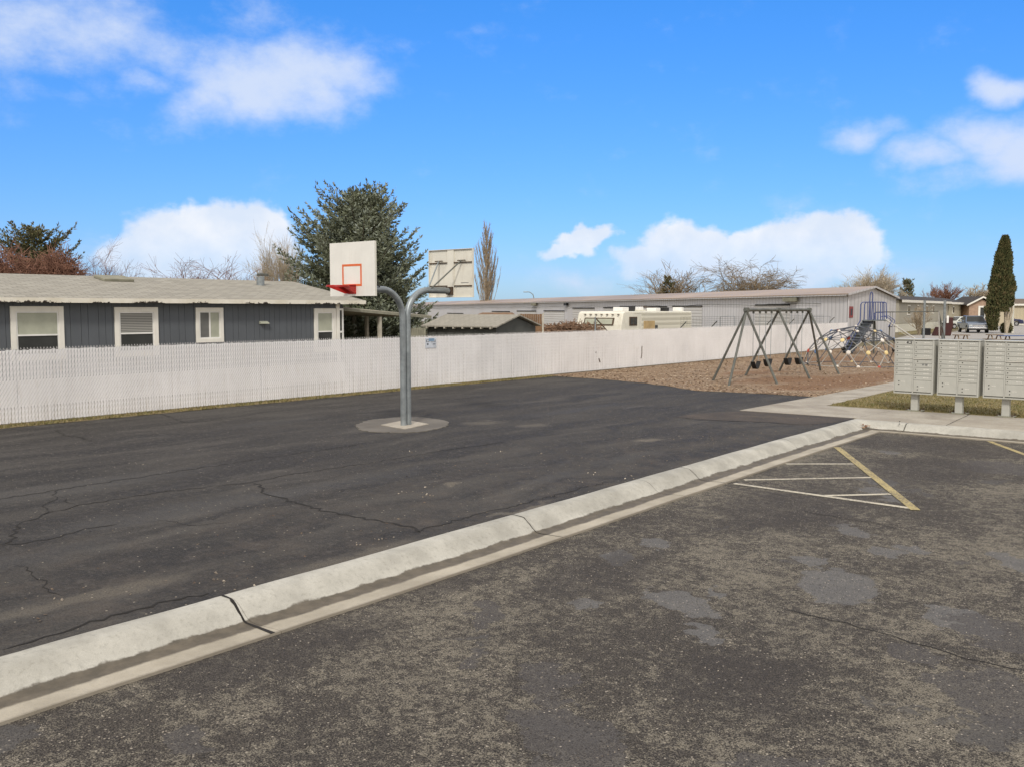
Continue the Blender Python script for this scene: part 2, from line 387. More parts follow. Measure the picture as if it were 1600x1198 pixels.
M['beige_siding'] = ribbed('beige_lap_siding', (0.47, 0.43, 0.31), 0.5, 0, 0.85)
M['taupe_siding'] = ribbed('taupe_lap_siding', (0.40, 0.375, 0.305), 0.5, 0, 0.85)
M['tan_siding'] = ribbed('pale_tan_siding', (0.52, 0.45, 0.31), 0.5, 0, 0.88)
M['skirt'] = worn('pale_skirting', (0.66, 0.64, 0.55), 0.7, 0, 0.9)
M['skirt_white'] = worn('white_skirting', (0.78, 0.76, 0.72), 0.7, 0, 0.93)
M['glass'] = worn('dark_window_glass', (0.045, 0.047, 0.045), 0.12, 0, 0.8, 1.2, 1.0)
M['curtain'] = worn('pale_green_curtain', (0.42, 0.43, 0.34), 0.8, 0, 0.9, 1.05, 3)
M['screen'] = worn('grey_insect_screen', (0.16, 0.16, 0.15), 0.9)
def blind_mat():
    m, n, b, oc = new_mat('slatted_blind', (0.3, 0.3, 0.27), 0.6)
    wv = nd(n.nt, 'ShaderNodeTexWave', bands_direction='Z'); n.link(oc, wv.inputs['Vector'])
    wv.inputs['Scale'].default_value = 6.5
    n.link(n.mix(wv.outputs[1], (0.09, 0.09, 0.085), (0.42, 0.41, 0.37)), b.inputs['Base Color'])
    return m
M['blind'] = blind_mat()
M['shed_wall'] = worn('grey_green_shed_boards', (0.085, 0.088, 0.080), 0.85, 0, 0.8, 1.15, 1.5)
M['lattice'] = worn('weathered_cedar_boards', (0.22, 0.13, 0.07), 0.85, 0, 0.7, 1.2, 3)
M['fence_wood'] = worn('grey_weathered_boards', (0.26, 0.25, 0.19), 0.85, 0, 0.8, 1.1, 3)
M['porch_wood'] = worn('porch_post_wood', (0.50, 0.46, 0.38), 0.8, 0, 0.8, 1.1, 4)
M['rv'] = worn('aged_cream_panel', (0.78, 0.75, 0.64), 0.5, 0, 0.9, 1.04, 1.5, (0.45, 0.33, 0.2), 0.35)
M['rv_side'] = ribbed('corrugated_cream_side', (0.68, 0.65, 0.53), 0.28, 2, 0.8)
M['plywood'] = worn('bare_plywood', (0.50, 0.36, 0.18), 0.8, 0, 0.8, 1.1, 2, (0.25, 0.15, 0.07), 0.5)
M['mailbox'] = worn('pale_grey_green_box_paint', (0.455, 0.45, 0.405), 0.5, 0, 0.95, 1.04, 4, (0.3, 0.27, 0.2), 0.15)
M['mailbox_side'] = M['mailbox']
M['mail_gap'] = worn('door_seam', (0.13, 0.13, 0.11), 0.9)
M['label'] = worn('number_plate_white', (0.72, 0.70, 0.64), 0.5)
M['black'] = worn('black_metal', (0.02, 0.02, 0.02), 0.5, 0, 0.8)
M['rubber'] = worn('black_rubber', (0.018, 0.018, 0.018), 0.7)
M['blue_tube'] = worn('blue_coated_tube', (0.065, 0.09, 0.22), 0.45, 0, 0.85)
M['tread'] = worn('grey_perforated_tread', (0.17, 0.19, 0.20), 0.6, 0.3, 0.7, 1.2, 6)
M['slide'] = worn('bare_metal_slide', (0.66, 0.65, 0.60), 0.4, 0.3)
M['node_white'] = worn('white_node_paint', (0.78, 0.72, 0.64), 0.5)
M['node_yellow'] = worn('yellow_node_paint', (0.74, 0.58, 0.28), 0.5)
M['node_blue'] = worn('blue_node_paint', (0.12, 0.20, 0.36), 0.5)
M['node_red'] = worn('red_node_paint', (0.48, 0.09, 0.06), 0.5)
M['node_black'] = M['black']
M['bar_light'] = worn('pale_bar_paint', (0.42, 0.41, 0.38), 0.5)
M['bar_dark'] = worn('dark_bar_paint', (0.09, 0.10, 0.12), 0.5)
M['bark'] = worn('grey_brown_bark', (0.13, 0.10, 0.075), 0.9, 0, 0.7, 1.3, 4)
M['bark_twig'] = worn('brown_twigs', (0.25, 0.195, 0.13), 0.9, 0, 0.7, 1.3, 3)
M['bark_red'] = worn('reddish_twigs', (0.24, 0.125, 0.085), 0.9, 0, 0.7, 1.3, 3)
M['bark_pale'] = worn('pale_twigs', (0.44, 0.375, 0.28), 0.9, 0, 0.8, 1.2, 3)
M['bark_tan'] = worn('tan_twigs', (0.33, 0.265, 0.185), 0.9, 0, 0.7, 1.3, 3)
M['blue_needles'] = island_mat('frosted_blue_needles', [(0.085, 0.088, 0.042), (0.15, 0.165, 0.10), (0.25, 0.275, 0.20), (0.42, 0.47, 0.43)])
M['dark_needles'] = island_mat('dark_olive_needles', [(0.05, 0.056, 0.026), (0.095, 0.10, 0.045), (0.16, 0.145, 0.065), (0.24, 0.18, 0.10)])
M['cypress'] = island_mat('cypress_scales', [(0.035, 0.048, 0.018), (0.075, 0.085, 0.032), (0.125, 0.115, 0.045), (0.20, 0.14, 0.075)])
M['dry_leaf'] = island_mat('dry_brown_leaves', [(0.10, 0.04, 0.02), (0.2, 0.09, 0.045), (0.3, 0.17, 0.09), (0.4, 0.28, 0.17)])
M['dull_leaf'] = island_mat('dull_leaf_scraps', [(0.07, 0.045, 0.03), (0.13, 0.085, 0.055), (0.2, 0.15, 0.10), (0.3, 0.25, 0.18)])
M['chip'] = island_mat('wood_chips', [(0.12, 0.065, 0.035), (0.25, 0.155, 0.085), (0.38, 0.28, 0.18), (0.60, 0.50, 0.38)])
M['blade'] = island_mat('winter_grass_blades', [(0.09, 0.10, 0.025), (0.17, 0.155, 0.05), (0.28, 0.22, 0.10), (0.40, 0.31, 0.17)])
M['pebble'] = island_mat('loose_stones', [(0.06, 0.05, 0.045), (0.16, 0.13, 0.10), (0.38, 0.32, 0.25), (0.62, 0.55, 0.45)])

def car_paint(name, col):
    m, n, b, oc = new_mat(name, col, 0.3, 0.2)
    n.link(n.mix(n.ramp(n.noise(oc, 2, 3), .3, .7), tuple(x * .9 for x in col), col), b.inputs['Base Color'])
    if 'Coat Weight' in b.inputs: b.inputs['Coat Weight'].default_value = 0.5
    return m
M['car_blue'] = car_paint('slate_blue_paint', (0.13, 0.17, 0.235))
M['car_white'] = car_paint('white_car_paint', (0.72, 0.74, 0.68))
M['car_navy'] = car_paint('navy_car_paint', (0.035, 0.04, 0.10))
M['car_maroon'] = car_paint('maroon_car_paint', (0.09, 0.02, 0.025))
M['chrome'] = worn('chrome_trim', (0.6, 0.6, 0.6), 0.25, 0.9)
M['lamp_glass'] = worn('lamp_glass', (0.6, 0.62, 0.6), 0.15)
M['red_lamp'] = worn('red_lamp_glass', (0.4, 0.02, 0.02), 0.2)
M['blue_top'] = worn('blue_plastic_top', (0.10, 0.14, 0.27), 0.5)
M['brown_wood'] = worn('brown_bench_wood', (0.24, 0.18, 0.12), 0.8)
M['maroon'] = worn('maroon_cover', (0.065, 0.024, 0.022), 0.8)
M['sign_white'] = worn('sign_face', (0.62, 0.66, 0.72), 0.5)
M['sign_blue'] = worn('sign_blue_print', (0.22, 0.36, 0.52), 0.5)
M['sign_ink'] = worn('sign_dark_print', (0.05, 0.06, 0.08), 0.6)
M['sign_red'] = worn('sign_red_print', (0.30, 0.06, 0.06), 0.6)

# ------------------------------------------------------------------ mesh helpers
class MB:
    def __init__(s): s.v = []; s.f = []; s.uv = {}
    def add(s, vs, fs):
        o = len(s.v); s.v.extend([tuple(p) for p in vs]); s.f.extend([tuple(i + o for i in f) for f in fs]); return s
    def box(s, x0, x1, y0, y1, z0, z1):
        return s.add([(x0, y0, z0), (x1, y0, z0), (x1, y1, z0), (x0, y1, z0), (x0, y0, z1), (x1, y0, z1), (x1, y1, z1), (x0, y1, z1)],
                     [(0, 3, 2, 1), (4, 5, 6, 7), (0, 1, 5, 4), (1, 2, 6, 5), (2, 3, 7, 6), (3, 0, 4, 7)])
    def obox(s, c, ax, ay, az):
        """box from centre and three half-axis vectors"""
        c = Vector(c); ax = Vector(ax); ay = Vector(ay); az = Vector(az)
        P = [c + ax * i + ay * j + az * k for k in (-1, 1) for (i, j) in ((-1, -1), (1, -1), (1, 1), (-1, 1))]
        return s.add(P, [(0, 3, 2, 1), (4, 5, 6, 7), (0, 1, 5, 4), (1, 2, 6, 5), (2, 3, 7, 6), (3, 0, 4, 7)])
    def tube(s, pts, r, n=8, cap=True):
        pts = [Vector(p) for p in pts]
        rs = r if isinstance(r, (list, tuple)) else [r] * len(pts)
        o = len(s.v); prev = None
        for i, p in enumerate(pts):
            if i == 0: d = pts[1] - p
            elif i == len(pts) - 1: d = p - pts[i - 1]
            else: d = (pts[i + 1] - p).normalized() + (p - pts[i - 1]).normalized()
            if d.length < 1e-9: d = Vector((0, 0, 1))
            d.normalize()
            if prev is None:
                a = Vector((0, 0, 1)) if abs(d.z) < 0.9 else Vector((1, 0, 0))
                u = d.cross(a).normalized()
            else:
                u = (prev - d * prev.dot(d))
                u = u.normalized() if u.length > 1e-6 else d.orthogonal().normalized()
            prev = u; w = d.cross(u)
            for k in range(n):
                an = 2 * math.pi * k / n
                q = p + (u * math.cos(an) + w * math.sin(an)) * rs[i]
                s.v.append(tuple(q))
        for i in range(len(pts) - 1):
            for k in range(n):
                a = o + i * n + k; b = o + i * n + (k + 1) % n
                s.f.append((a, b, b + n, a + n))
        if cap:
            s.f.append(tuple(o + k for k in range(n))[::-1]); s.f.append(tuple(o + (len(pts) - 1) * n + k for k in range(n)))
        return s
    def poly(s, pts, z0, z1):
        n = len(pts); o = [(p[0], p[1], z0) for p in pts] + [(p[0], p[1], z1) for p in pts]
        return s.add(o, [tuple(range(n))[::-1], tuple(range(n, 2 * n))] + [(i, (i + 1) % n, n + (i + 1) % n, n + i) for i in range(n)])
    def sheet(s, pts, z):
        return s.add([(p[0], p[1], z) for p in pts], [tuple(range(len(pts)))])
    def extr(s, prof, fa, fb):
        """side outline prof; fa, fb map an outline point to 3D at the two sides"""
        n = len(prof)
        return s.add([fa(p) for p in prof] + [fb(p) for p in prof],
                     [tuple(range(n)), tuple(range(n, 2 * n))[::-1]] + [(i, n + i, n + (i + 1) % n, (i + 1) % n) for i in range(n)])
    def build(s, name, mat, parent=None, smooth=False, world=True, bevel=0.0, label=None, cat=None, group=None, kind=None, fixn=True):
        vs = s.v
        if parent is not None and world:
            inv = root_mat(parent).inverted()
            vs = [tuple(inv @ Vector(p)) for p in vs]
        me = bpy.data.meshes.new(name); me.from_pydata(vs, [], s.f); me.update()
        if fixn and len(s.f) < 60000:
            import bmesh
            bm = bmesh.new(); bm.from_mesh(me); bmesh.ops.recalc_face_normals(bm, faces=bm.faces); bm.to_mesh(me); bm.free()
        if smooth:
            me.polygons.foreach_set('use_smooth', [True] * len(me.polygons))
            try: me.set_sharp_from_angle(angle=R(40))
            except Exception: pass
        me.materials.append(M[mat] if isinstance(mat, str) else mat)
        o = bpy.data.objects.new(name, me); COL.objects.link(o)
        if parent is not None: o.parent = parent
        if bevel:
            bv = o.modifiers.new('bevel', 'BEVEL'); bv.width = bevel; bv.segments = 2; bv.limit_method = 'ANGLE'
        tag(o, label, cat, group, kind)
        return o

def root_mat(o):
    m = Matrix.LocRotScale(o.location, o.rotation_euler, o.scale)
    return root_mat(o.parent) @ m if o.parent else m

def tag(o, label=None, cat=None, group=None, kind=None):
    if label: o['label'] = label
    if cat: o['category'] = cat
    if group: o['group'] = group
    if kind: o['kind'] = kind
    return o

def thing(name, label, cat, loc, rz=0.0, group=None):
    o = bpy.data.objects.new(name, None); COL.objects.link(o)
    o.location = loc; o.rotation_euler = (0, 0, rz); o.empty_display_size = 0.3
    return tag(o, label, cat, group)

def copy_tree(o, parent=None):
    c = o.copy(); COL.objects.link(c)
    if parent is not None: c.parent = parent
    for ch in list(o.children): copy_tree(ch, c)
    return c

# ------------------------------------------------------------------ setting: ground, paving
LOTZ = -0.14
gb = MB()
GS = 700
gb.add([(-GS, -GS, -0.03), (-7.3, -GS, -0.03), (-7.3, 22.1, -0.03), (-GS, 22.1, -0.03), (GS, 22.1, -0.03), (GS, GS, -0.03), (-7.3, GS, -0.03), (-GS, GS, -0.03)],
       [(0, 1, 2, 3), (3, 2, 6, 7), (2, 4, 5, 6)])
gb.build('ground', 'ground', kind='structure')

lot = MB().sheet([(-7.35, -60), (60, -60), (60, 22.0), (-7.35, 22.0)], LOTZ).build('parking_lot', 'lot', kind='structure')

front = [G(*q) for q in ((870, 588), (935, 592), (1000, 597.5), (1050, 604), (1090, 610), (1140, 612.5), (1190, 615), (1240, 617.5))]
court_edge = [(p.x, p.y) for p in front]
cpts = [(-21.35, -30), (-7.10, -30), (-7.18, 3), (-7.26, 12), (-7.4, 20), (-7.4, 22.15), (-10.5, 22.15), (-10.42, 26.9)] + [(p[0] + 0.0, p[1]) for p in reversed(court_edge)] + [(-21.4, 28.0)]
court = MB().sheet(cpts, 0.0).build('basketball_court', 'court', kind='structure')
# playground mulch lies a little over the court edge
mp = []
for i in range(len(court_edge) - 1):
    a, b = court_edge[i], court_edge[i + 1]
    for k in range(6):
        t = k / 6; mp.append((a[0] + (b[0] - a[0]) * t, a[1] + (b[1] - a[1]) * t + random.uniform(-.13, .05)))
mp += [(-10.31, 27.0), (-10.31, 66), (-10.3, 70), (-12, 76), (-21.9, 76), (-21.9, 28.7)]
mulch = MB().sheet(mp, 0.006).build('mulch_ground', 'mulch', kind='structure')
# weedy strip below the fence
sp = [(-21.95, -5)]
y = -5.0
while y < 29:
    sp.append((-21.42 + random.uniform(-.05, .07), y)); y += 0.35
sp += [(-21.95, 29)]
MB().sheet(sp, 0.005).build('weed_strip', 'strip', kind='structure')
MB().sheet([(-9.3, 24.9), (30, 24.9), (30, 80), (-9.3, 80)], -0.004).build('lawn', 'grass_soil', kind='structure')
walk = MB().poly([(-10.49, 22.16), (-7.55, 22.32), (-7.52, 22.08), (14, 22.08), (14, 25.0), (-9.2, 24.72), (-9.3, 31), (-9.3, 75), (-10.3, 75), (-10.32, 34)], -0.1, 0.012)
walk = walk.build('sidewalk', 'concrete', kind='structure')
st = [G(1396, 529.5), G(1640, 531), G(1640, 507), G(1545, 507.5), G(1515, 514), G(1490, 519), G(1455, 522.5), G(1420, 525)]
MB().sheet(st, 0.01).build('street', 'street', kind='structure')
gl = [G(1404, 524), G(1445, 521), G(1482, 517.5), G(1506, 512), G(1490, 509), G(1404, 517)]
MB().sheet(gl, 0.004).build('home_lawn', 'grass_soil', kind='structure')

def ribbon(pix, w, z, jit=0.03, seg=0.12, taper=True, world_pts=None):
    """jagged strip following points given on the ground"""
    P = world_pts or [G(x, y, z) for x, y in pix]
    pts = []
    for a, b in zip(P, P[1:]):
        n = max(1, int((b - a).length / seg))
        for k in range(n): pts.append(a.lerp(b, k / n))
    pts.append(P[-1])
    L = []; Rr = []
    for i, p in enumerate(pts):
        d = (pts[min(i + 1, len(pts) - 1)] - pts[max(i - 1, 0)]); d.z = 0; d.normalize()
        nn = Vector((-d.y, d.x, 0))
        q = p + nn * random.uniform(-jit, jit)
        ww = w * random.uniform(0.35, 1.25) * (0.35 if taper and i in (0, len(pts) - 1) else 1)
        L.append((q.x + nn.x * ww / 2, q.y + nn.y * ww / 2, z)); Rr.append((q.x - nn.x * ww / 2, q.y - nn.y * ww / 2, z))
    n = len(pts)
    return L + Rr, [(i, i + 1, n + i + 1, n + i) for i in range(n - 1)]

cr = [([(-60, 790), (0, 778), (88, 765), (196, 748), (280, 735), (363, 723), (410, 715), (500, 703), (560, 694)], .022),
      ([(0, 852), (19, 845), (28, 819), (70, 803), (126, 788), (186, 779), (252, 768), (326, 760), (401, 751), (470, 738), (540, 728), (600, 719), (700, 702), (790, 690)], .026),
      ([(70, 803), (72, 790), (85, 778), (88, 765)], .016),
      ([(107, 777), (106, 784), (112, 788)], .014),
      ([(401, 754), (412, 770), (447, 780), (470, 787), (503, 796), (550, 805), (600, 815), (650, 824), (662, 830)], .042),
      ([(88, 670), (98, 680), (121, 681), (142, 689)], .03),
      ([(0, 852), (84, 840), (135, 826), (186, 819)], .018),
      ([(233, 815), (256, 812), (298, 819), (360, 815)], .012),
      ([(0, 1012), (70, 994), (126, 975), (177, 962), (233, 945), (280, 934), (326, 925)], .03),
      ([(640, 832), (700, 815), (760, 800), (830, 782), (950, 752)], .02),
      ([(28, 880), (55, 900), (75, 915), (90, 930)], .012),
      ([(1050, 650), (1090, 655), (1140, 657), (1200, 659), (1250, 664)], .03),
      ([(560, 600 + 28), (640, 622), (700, 624), (760, 619)], .03),
      ([(250, 645), (290, 660), (350, 655), (420, 650)], .025)]
for pts, w in cr:
    v, f = ribbon(pts, w * 1.15, 0.004, .05, .09)
    MB().add(v, f).build('crack', 'crack', court)
v, f = ribbon([(1230, 950), (1300, 967), (1366, 984), (1422, 1003), (1484, 1019), (1537, 1034), (1640, 1054)], .018, LOTZ + .004)
MB().add(v, f).build('crack', 'crack', lot)
v, f = ribbon([(1234, 794), (1300, 806), (1366, 816), (1412, 828)], .014, LOTZ + .004)
MB().add(v, f).build('crack', 'crack', lot)
bp = [G(x, y) for x, y in ((1050, 651), (1090, 646), (1163, 641.5), (1240, 646), (1335, 653), (1300, 660), (1255, 663.5), (1200, 659), (1120, 656))]
MB().sheet(bp, 0.003).build('settled_patch', 'brown_patch', court)

def line(name, a, b, w, mat, z=LOTZ + .005):
    A = G(*a, z); B = G(*b, z); d = (B - A).normalized(); nn = Vector((-d.y, d.x, 0)) * w / 2
    MB().add([A + nn, B + nn, B - nn, A - nn], [(0, 1, 2, 3)]).build(name, mat, lot)
line('painted_line', (1308, 698), (1431, 796), .13, 'yellow_line', LOTZ + .009)
line('painted_line', (1433, 794.5), (1147, 754.5), .11, 'white_line', LOTZ + .007)
line('painted_line', (1228, 724), (1334, 724), .10, 'white_line')
line('painted_line', (1163, 749), (1362, 745), .10, 'white_line')
line('painted_line', (1290, 773.5), (1392, 771), .10, 'white_line')
line('painted_line', (1545, 688.5), (1660, 731), .11, 'yellow_line')

# ------------------------------------------------------------------ curb
PROF = [(0, -.12), (0, .010), (.02, .020), (.06, .024), (.17, .022), (.22, .012), (.27, -.012), (.33, -.06), (.37, -.095), (.41, -.122), (.45, -.134), (.52, -.138), (.88, -.118), (.885, -.16)]
def curb_sec(mb, uvs, path):
    """path: list of (point on back edge, unit offset*mitre)"""
    n = len(PROF); o = len(mb.v); acc = 0; prev = None
    for (P, off, u) in path:
        for (d, z) in PROF:
            wob = mnoise.noise(Vector((P[0] * 1.3, P[1] * 1.3, d * 2))) * .012
            mb.v.append((P[0] + off[0] * (d + wob), P[1] + off[1] * (d + wob), z + (mnoise.noise(Vector((P[0] * .9, P[1] * .9, 5))) * .006 if z > -.11 else 0)))
            uvs.append((u, d))
    for i in range(len(path) - 1):
        for k in range(n - 1):
            a = o + i * n + k; mb.f.append((a, a + 1, a + n + 1, a + n))
    for e in (0, len(path) - 1):
        mb.f.append(tuple(o + e * n + k for k in range(n)))
def back_t(s):
    tb = [(-20, -7.22), (2.8, -7.25), (6.7, -7.27), (9, -7.32), (12.2, -7.39), (17.1, -7.49), (22.08, -7.53)]
    for (a, ta), (b, tbb) in zip(tb, tb[1:]):
        if s <= b: return ta + (tbb - ta) * (s - a) / (b - a)
    return tb[-1][1]
cm = MB(); uvs = []
js = [-12, -5, 1.2, 4.72, 8.95, 13.4, 17.6, 20.7]
for a, b in zip(js, js[1:]):
    pth = []; nseg = 14
    for k in range(nseg + 1):
        s = a + .003 + (b - a - .006) * k / nseg
        sk = 0.0
        pth.append(((back_t(s), s), (1, 0), s))
    curb_sec(cm, uvs, pth)
# corner piece with a tight turn
pth = [((back_t(s), s), (1, 0), s) for s in (20.71, 21.0, 21.2)]
cx, cy = -7.53, 22.08
pth += [((cx, cy - .02), (1, -1), 22.0)]
pth += [((t, cy), (0, -1), 23 + t + 7) for t in (-6.62, -6.5, -6.3)]
curb_sec(cm, uvs, pth)
for a, b in ((-6.28, -2.5), (-2.5, 1.5), (1.5, 8)):
    curb_sec(cm, uvs, [((a + .01 + (b - a - .02) * k / 8, cy), (0, -1), 30 + a + k) for k in range(9)])
co = cm.build('curb', 'curb', kind='structure', smooth=True)
ul = co.data.uv_layers.new(name='UVMap')
for lp in co.data.loops: ul.data[lp.index].uv = uvs[lp.vertex_index]
# wide open joint with dirt in it
def joint(s, w, lean):
    P = []
    for (d, z) in PROF[1:-1]:
        P.append(Vector((back_t(s) + d, s + lean * d + random.uniform(-.012, .012), z + .004)))
    L = []; Q = []
    for p in P:
        ww = w * random.uniform(.5, 1.3) / 2
        L.append((p.x, p.y - ww, p.z)); Q.append((p.x, p.y + ww, p.z))
    n = len(P)
    MB().add(L + Q, [(i, i + 1, n + i + 1, n + i) for i in range(n - 1)]).build('open_joint', 'crack', co)
joint(4.72, .036, -.1); joint(8.95, .018, -.1); joint(13.4, .014, -.1); joint(17.6, .012, -.1); joint(12.0, .008, 0)
# sidewalk joints
for (a, b, w) in (((1478, 664), (1517, 646), .018), ((1343, 651), (1395, 640.5), .01), ((1405, 662), (1406, 657), .02)):
    A = G(*a, .016); B = G(*b, .016)
    v, f = ribbon(None, w, .016, .004, .3, False, [A, B]); MB().add(v, f).build('paving_joint', 'crack', walk)
for s in (26.5, 28.5, 30.5, 32.5, 35, 38):
    v, f = ribbon(None, .02, .016, .004, .3, False, [Vector((-10.28, s, 0)), Vector((-9.3, s, 0))]); MB().add(v, f).build('paving_joint', 'crack', walk)

# ------------------------------------------------------------------ loose stuff on the ground
def scatter_flat(name, pts, smin, smax, mat, label, cat, lift=.01, thick=False):
    mb = MB()
    for p in pts:
        a = random.uniform(0, 6.28); s = random.uniform(smin, smax); asp = random.uniform(.3, .9)
        ux = Vector((math.cos(a), math.sin(a), random.uniform(-.3, .3))) * s
        uy = Vector((-math.sin(a), math.cos(a), random.uniform(-.3, .3))) * s * asp
        c = Vector(p) + Vector((0, 0, lift + abs(ux.z) * .5))
        if thick:
            mb.add([c - ux, c + uy, c + ux, c - uy, c + Vector((0, 0, s * .8))], [(0, 1, 4), (1, 2, 4), (2, 3, 4), (3, 0, 4)])
        else:
            mb.add([c - ux, c - uy * .7 + ux * .2, c + ux, c + uy], [(0, 1, 2, 3)])
    return mb.build(name, mat, label=label, cat=cat, kind='stuff', fixn=False)
def inside(p, poly):
    c = False; j = len(poly) - 1
    for i in range(len(poly)):
        if (poly[i][1] > p[1]) != (poly[j][1] > p[1]) and p[0] < (poly[j][0] - poly[i][0]) * (p[1] - poly[i][1]) / (poly[j][1] - poly[i][1]) + poly[i][0]: c = not c
        j = i
    return c
P = []
while len(P) < 24000:
    p = (random.uniform(-21.8, -10.35), 26.5 + 40 * random.random() ** 1.6)
    if inside(p, mp):
        dk = any(((p[0] - G(a_, b_).x) / rx_) ** 2 + ((p[1] - G(a_, b_).y) / ry_) ** 2 < 1.1 for (a_, b_, rx_, ry_, _c) in SPOTS)
        if not dk or random.random() < .22: P.append((p[0], p[1], .006))
scatter_flat('wood_chips', P, .02, .058, 'chip', 'loose brown wood chips covering the playground', 'wood chips', .006)
P = []
for _ in range(420):
    s = random.uniform(1, 22); t = -7.6 - abs(random.gauss(0, 2.4))
    if t > -21: P.append((t, s, 0))
for _ in range(160): P.append((random.uniform(-21.3, -8), random.uniform(3, 26), 0))
for _ in range(60):
    g = G(random.gauss(1130, 40), random.gauss(683, 4)); P.append((g.x, g.y, 0))
scatter_flat('leaf_litter', P, .008, .024, 'dull_leaf', 'scattered dry leaf scraps lying on the court', 'leaves', .006)
P = []
for _ in range(380):
    g = G(1350 + random.gauss(0, 13), 662 + random.gauss(0, 3.2), -.10)
    if -7.28 < g.x < -6.3 and g.y < 21.85: P.append((g.x, g.y, -.12 + random.random() * .07))
scatter_flat('fallen_leaves', P, .02, .055, 'dry_leaf', 'heap of brown leaves caught in the curb corner', 'leaves', .01)
P = []
for _ in range(2600):
    P.append((random.uniform(-6.3, 3), random.uniform(2.5, 16), LOTZ))
scatter_flat('loose_stones', P, .0025, .0075, 'pebble', 'tiny pale stones strewn over the parking lot', 'gravel', .001, True)
P = []
for (px, py) in ((592, 843), (597, 841), (213, 725), (628, 768), (664, 761), (667, 772), (687, 761), (672, 774), (340, 905), (350, 908), (368, 912), (845, 709), (563, 851), (97, 937), (990, 748), (905, 752), (930, 738), (785, 705), (640, 705)):
    g = G(px, py); P.append((g.x, g.y, 0))
    for _ in range(2): P.append((g.x + random.gauss(0, .12), g.y + random.gauss(0, .12), 0))
scatter_flat('white_debris', P, .008, .026, 'pebble', 'small pale scraps and pebbles on the dark court', 'debris', .003, True)
# strip weeds and grass blades
def blades(name, gen, n, h0, h1, w, mat, label, cat):
    mb = MB()
    for _ in range(n):
        x, y, z = gen(); a = random.uniform(0, 6.28); h = random.uniform(h0, h1)
        dx, dy = math.cos(a) * w, math.sin(a) * w
        lx, ly = random.gauss(0, h * .5), random.gauss(0, h * .5)
        mb.add([(x - dx, y - dy, z), (x + dx, y + dy, z), (x + lx, y + ly, z + h)], [(0, 1, 2)])
    return mb.build(name, mat, label=label, cat=cat, kind='stuff', fixn=False)
blades('lawn_grass', lambda: (random.uniform(-9.2, -1), 25.05 + 11 * random.random() ** 1.5, 0), 26000, .02, .06, .010, 'blade', 'patchy yellow green winter grass behind the mailboxes', 'grass')
blades('fence_weeds', lambda: (random.uniform(-21.95, -21.42), random.uniform(2, 29), 0), 9000, .02, .08, .012, 'blade', 'dry weeds and scraps along the foot of the white fence', 'weeds')

# ------------------------------------------------------------------ white slatted fence
FT, S0, S1, FH = -22.0, 3.0, 62.6, 1.70
fen = thing('slatted_fence', 'long white chain link fence threaded with vertical plastic slats', 'fence', (FT, S0, 0))
mb = MB(); pitch = .074; s = S0; i = 0
while s < S1:
    far = s > 36
    w = .0314 + (0.0016 if far else 0) + random.uniform(-.001, .001)
    zt = FH - .03 + random.uniform(-.012, .012); l = random.uniform(-.004, .004)
    mb.add([(FT + l, s - w, .03), (FT + l, s + w, .03), (FT, s + w, zt), (FT, s - w, zt)], [(0, 1, 2, 3)])
    s += pitch; i += 1
sl = mb.build('privacy_slats', 'slat', fen, fixn=False)
so = sl.modifiers.new('thickness', 'SOLIDIFY'); so.thickness = .005; so.offset = 0
mb = MB(); mb2 = MB()
def wire(a, b, w, mb=None):
    mb = mb or globals()['mb']
    d = (b - a).normalized(); n1 = Vector((1, 0, 0)) * w; n2 = d.cross(n1).normalized() * w
    mb.add([a + n1, a - n1 * .5 + n2, a - n1 * .5 - n2, b + n1, b - n1 * .5 + n2, b - n1 * .5 - n2], [(0, 1, 4, 3), (1, 2, 5, 4), (2, 0, 3, 5)])
run = FH * .60
s = S0 - run
while s < S1:
    w = .0028
    for sgn, off in ((1, .006), (-1, -.006)):
        a = Vector((FT + off, s if sgn > 0 else s + run, .02)); b = Vector((FT + off, s + run if sgn > 0 else s, FH))
        # clip to the fence ends
        def cl(p, q):
            if p.y < S0: p = p.lerp(q, (S0 - p.y) / (q.y - p.y))
            if p.y > S1: p = p.lerp(q, (S1 - p.y) / (q.y - p.y))
            return p
        if max(a.y, b.y) > S0 and min(a.y, b.y) < S1:
            a2 = cl(a, b); b2 = cl(b, a); wire(a2, b2, w * (1.35 if sgn > 0 else 1), mb2 if sgn > 0 else mb)
    s += pitch
s = S0
while s < 46:                                    # the twisted ends of the wires along the top
    wire(Vector((FT, s - .008, FH - .02)), Vector((FT, s + .006, FH + .022)), .004); s += pitch
mb.build('wire_mesh', 'wire', fen, fixn=False); mb2.build('wire_mesh', 'wire_grey', fen, fixn=False)
s = 9.2 - 3.3
while s < S1:
    MB().tube([(FT - .045, s, -.02), (FT - .045, s, FH - .02)], .03, 8).build('post', 'post', fen, smooth=True)
    s += 3.3
MB().tube([(FT - .012, S0, FH - .06), (FT - .012, S1, FH - .06)], .004, 4).build('tension_wire', 'post', fen)
for (px, ys, w_) in ((1003, (541, 545, 550, 556, 560), .02), (937, (560, 563, 566), .03), (931, (550, 551.5), .02)):
    sc0 = SL(px, FT + .012); pp_ = [Vector((FT + .012, sc0 + random.uniform(-.05, .05), ZH(y_, (FT, sc0)))) for y_ in ys]
    MB().tube(pp_, w_, 4).build('scuff_mark', 'rust', fen)
